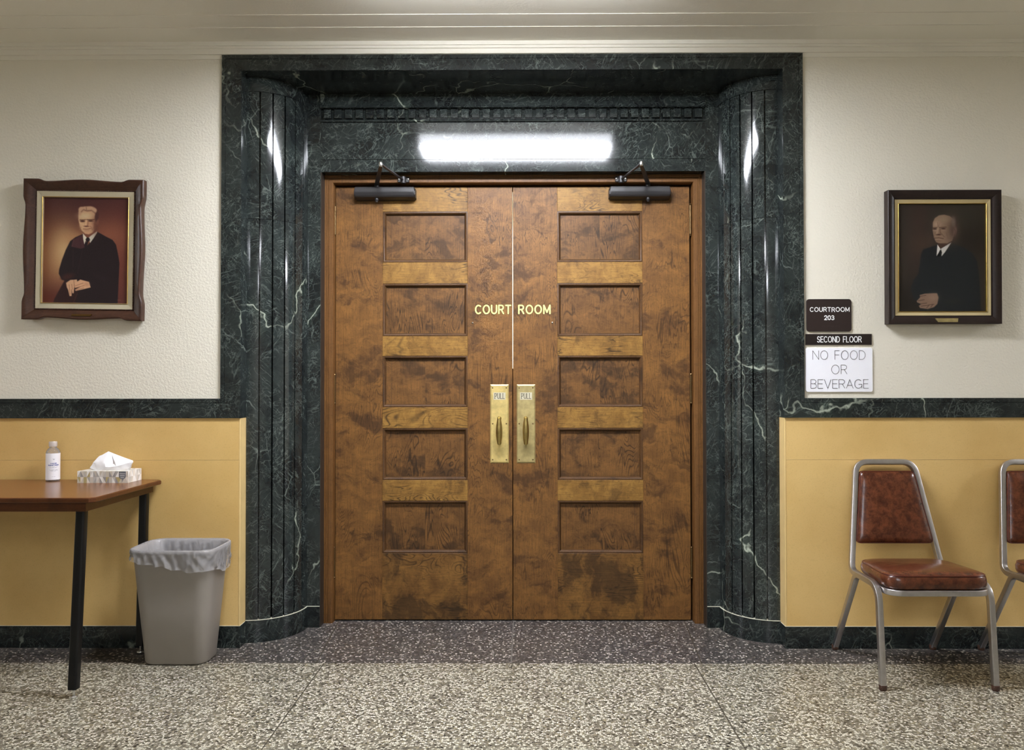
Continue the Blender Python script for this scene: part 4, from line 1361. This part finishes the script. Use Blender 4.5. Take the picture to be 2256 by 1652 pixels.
# ================================================================ WASTE BIN
bcx, bcy = -1.4615, 3.383
t = thing('waste_bin', (bcx, bcy, 0), 'tall grey plastic wastebasket on the floor beside the table', 'bin')
BH = 0.503
def bin_loop(h, grow=0.0, n=8):
    u = h / BH
    hx = 0.140 + (0.179 - 0.140) * u + grow
    hy = 0.083 + (0.1265 - 0.083) * u + grow
    r = 0.058 + 0.006 * u + grow
    return [Vector((bcx + x, bcy + y, h)) for x, y in rrect(hx, hy, r, n)]
b = B()
prof = [(0.0, -0.012), (0.004, -0.004), (0.012, 0.0), (0.25, 0.0), (0.47, 0.0), (0.478, 0.002), (0.487, 0.008), (0.497, 0.010), (0.503, 0.007), (0.503, 0.001), (0.497, -0.003), (0.25, -0.004), (0.012, -0.004)]
loft(b, [bin_loop(h, g) for h, g in prof])
obj('tub', b, 'bin', t, smooth=40)
# the liner: folded over the rim, its hem hanging unevenly
def hem(k, n):
    # rrect order: back-right corner first, then back-left, front-left, front-right
    s = k / n
    key = [(0.0, 0.118), (0.12, 0.06), (0.25, 0.05), (0.40, 0.045), (0.52, 0.040), (0.60, 0.058), (0.665, 0.062), (0.72, 0.082), (0.775, 0.092), (0.82, 0.086), (0.88, 0.094), (0.955, 0.115), (1.0, 0.118)]
    for (a, va), (c, vc) in zip(key, key[1:]):
        if a <= s <= c:
            u = (s - a) / (c - a)
            return va + (vc - va) * (3 * u * u - 2 * u ** 3)
    return 0.1
def even(loop, n):
    """resample a closed loop evenly, starting at the back-right corner"""
    L = loop + [loop[0]]
    d = [0.0]
    for a, c in zip(L, L[1:]):
        d.append(d[-1] + (c - a).length)
    out = []
    for k in range(n):
        s = d[-1] * k / n
        i = max(j for j in range(len(d)) if d[j] <= s + 1e-9)
        i = min(i, len(L) - 2)
        out.append(L[i].lerp(L[i + 1], (s - d[i]) / max(d[i + 1] - d[i], 1e-9)))
    return out
NB = 260
random.seed(7)
ph = [random.uniform(0, 6.28) for _ in range(8)]
def wr(k, h, amp):
    a = 2 * math.pi * k / NB
    rid = lambda x: 1 - 2 * abs(math.sin(x))
    w = rid(11 * a + ph[6] + h * 26 + 1.3 * math.sin(3 * a)) + 0.9 * rid(19.5 * a + ph[7] - h * 48 + 1.1 * math.sin(5 * a + h * 30))
    return amp * (0.9 * w + math.sin(9 * a + ph[0] + h * 40) + 0.8 * math.sin(17 * a + ph[1] - h * 70) + 0.6 * math.sin(31 * a + ph[2] + h * 90) + 0.5 * math.sin(23 * a + ph[3] + h * 130))
def bag_loop(z, grow, amp, drop=None):
    base = even(bin_loop(z if z is not None else BH, 0.0, 8), NB)
    out = []
    for k, p in enumerate(base):
        zz = z
        if drop is not None:
            zz = BH + 0.001 - hem(k, NB) * drop + (0.0022 * math.sin(k * 0.155 + ph[4]) + 0.0015 * math.sin(k * 0.42 + ph[5])) * (drop > 0.9)
        ring = Vector((p.x - bcx, p.y - bcy, 0))
        if drop is not None:
            u = zz / BH
            sc = 1 - (1 - u) * 0.24
            ring *= sc
        g = grow + wr(k, zz, amp)
        nrm = Vector((ring.x / 0.179 ** 2, ring.y / 0.1265 ** 2, 0)).normalized()
        out.append(Vector((bcx + ring.x + nrm.x * g, bcy + ring.y + nrm.y * g, zz)))
    return out
b = B()
loops = [bag_loop(0.20, -0.022, 0.0035), bag_loop(0.30, -0.018, 0.0035), bag_loop(0.40, -0.015, 0.0030), bag_loop(0.46, -0.011, 0.0024), bag_loop(0.490, -0.0075, 0.0010), bag_loop(0.5055, 0.000, 0.0003),
         bag_loop(0.5065, 0.006, 0.0003), bag_loop(0.503, 0.0115, 0.0004)]
for dr, gr, am in ((0.16, 0.0138, 0.0006), (0.24, 0.0135, 0.0010), (0.33, 0.0135, 0.0014), (0.42, 0.0135, 0.0018), (0.52, 0.0140, 0.0021), (0.62, 0.0145, 0.0024), (0.72, 0.0148, 0.0026), (0.82, 0.0150, 0.0028), (0.91, 0.0150, 0.0028), (0.97, 0.0150, 0.0028), (1.0, 0.0160, 0.0028)):
    loops.append(bag_loop(BH, gr, am, dr))
loft(b, loops, False, False)
o = obj('bin_liner', b, 'bag', None, smooth=60)
for v in o.data.vertices:
    v.co -= Vector((bcx, bcy, 0.2))
o.location = (bcx, bcy, 0.2)
tag(o, 'translucent grey plastic bag folded over the rim of the grey wastebasket', 'bin liner')

# ================================================================ CHAIRS
def make_chair(loc, label):
    t = thing('stacking_chair', loc, label, 'chair', 'chairs along the right-hand wall')
    def o(name, b, m, par=t, **k):
        return obj(name, b, m, par, world=False, **k)
    tube = sq_profile(0.0235, 0.0235, 0.0035)
    for s in (-1, 1):
        b = B()
        path = fillet([(s * 0.2225, 0.262, 0.016), (s * 0.2225, 0.028, 0.402), (s * 0.2225, -0.172, 0.406), (s * 0.2225, -0.203, 0.016)], [0, 0.055, 0.075, 0], 9)
        sweep(b, path, tube, (1, 0, 0))
        lf = o('leg_frame', b, 'alu', smooth=24)
        for y in (0.2635, -0.2035):
            b = B()
            lathe(b, [(0.0, 0.0), (0.012, 0.0), (0.0145, 0.003), (0.0150, 0.013), (0.0150, 0.022), (0.0, 0.022)], (s * 0.2225, y, 0.0), 'z', 14)
            o('foot_glide', b, 'rubber', smooth=40)
        b = B()
        ball(b, (s * 0.2225 + 0.0105, 0.179, 0.152), 0.007, 10, (0.8, 1, 1))
        o('stacking_bumper', b, 'rubber', smooth=180)
    b = B()
    loop = [(-0.199, 0.135, 0.389), (-0.130, 0.246, 0.8565), (0.130, 0.246, 0.8565), (0.199, 0.135, 0.389), (0.196, -0.213, 0.387), (-0.196, -0.213, 0.387)]
    path = fillet(loop, [0.05, 0.062, 0.062, 0.05, 0.055, 0.055], 9, True)
    sweep(b, path, tube, (1, 0, 0), True)
    o('back_frame', b, 'alu', smooth=24)
    # seat
    def outline(hx0, hx1, y0, y1, rf, rb, n=7):
        c = [(hx0, y0, rf), (hx1, y1, rb), (-hx1, y1, rb), (-hx0, y0, rf)]
        return [(p.x, p.y) for p in fillet([(x, y, 0) for x, y, _ in c], [r for *_, r in c], n, True)]
    ol = outline(0.211, 0.186, -0.224, 0.118, 0.075, 0.085)
    def ring(ins, z, tilt=0.0):
        return [Vector((x * (1 - ins / 0.21), -0.053 + (y + 0.053) * (1 - ins / 0.171), z + tilt * (-(y + 0.053)) * 0.03)) for x, y in ol]
    b = B()
    loft(b, [ring(0.016, 0.3995), ring(0.004, 0.4015), ring(-0.001, 0.412), ring(-0.002, 0.428), ring(0.001, 0.442, 1), ring(0.006, 0.449, 1), ring(0.016, 0.4555, 1), ring(0.04, 0.4615, 1), ring(0.08, 0.4655, 1), ring(0.14, 0.4675, 1)])
    seat = o('seat', b, 'vinyl', smooth=60)
    b = B()
    sweep(b, ring(0.0045, 0.4485, 1), round_profile(0.0026, 8), (0, 0, 1), True)
    obj('piping', b, 'piping', seat, world=False, smooth=60)
    # backrest
    z0, z1 = 0.508, 0.818
    ol2 = [(p.x, p.y) for p in fillet([(-0.171, z0, 0), (0.171, z0, 0), (0.121, z1, 0), (-0.121, z1, 0)], [0.018, 0.018, 0.022, 0.022], 5, True)]
    def ring2(ins, w):
        out = []
        for x, z in ol2:
            zz = 0.663 + (z - 0.663) * (1 - ins / 0.155)
            xx = x * (1 - ins / 0.146)
            out.append(Vector((xx, 0.135 + 0.2374 * (zz - 0.389) + w, zz)))
        return out
    b = B()
    loft(b, [ring2(0.012, 0.016), ring2(0.002, 0.013), ring2(0.0, 0.004), ring2(-0.001, -0.010), ring2(0.002, -0.017), ring2(0.009, -0.0225), ring2(0.025, -0.0275), ring2(0.05, -0.031), ring2(0.09, -0.033)])
    bk = o('backrest', b, 'vinyl', smooth=60)
    b = B()
    sweep(b, ring2(0.0015, -0.0165), round_profile(0.0022, 8), (0, -1, 0), True)
    obj('piping', b, 'piping', bk, world=False, smooth=60)
    return t

def copy_tree(src, parent=None):
    c = src.copy()
    COL.objects.link(c)
    c.parent = parent
    for ch_ in list(src.children):
        copy_tree(ch_, c)
    return c
ch1 = make_chair((1.7005, 3.25, 0), 'brown vinyl chair nearer the doors, wholly in view below the dark-suit portrait')
ch2 = copy_tree(ch1)
ch2.location = (2.366, 3.247, 0)
ch2.rotation_euler.z = R(0.6)
ch2['label'] = 'brown vinyl chair farther from the doors, cut off at the right edge'
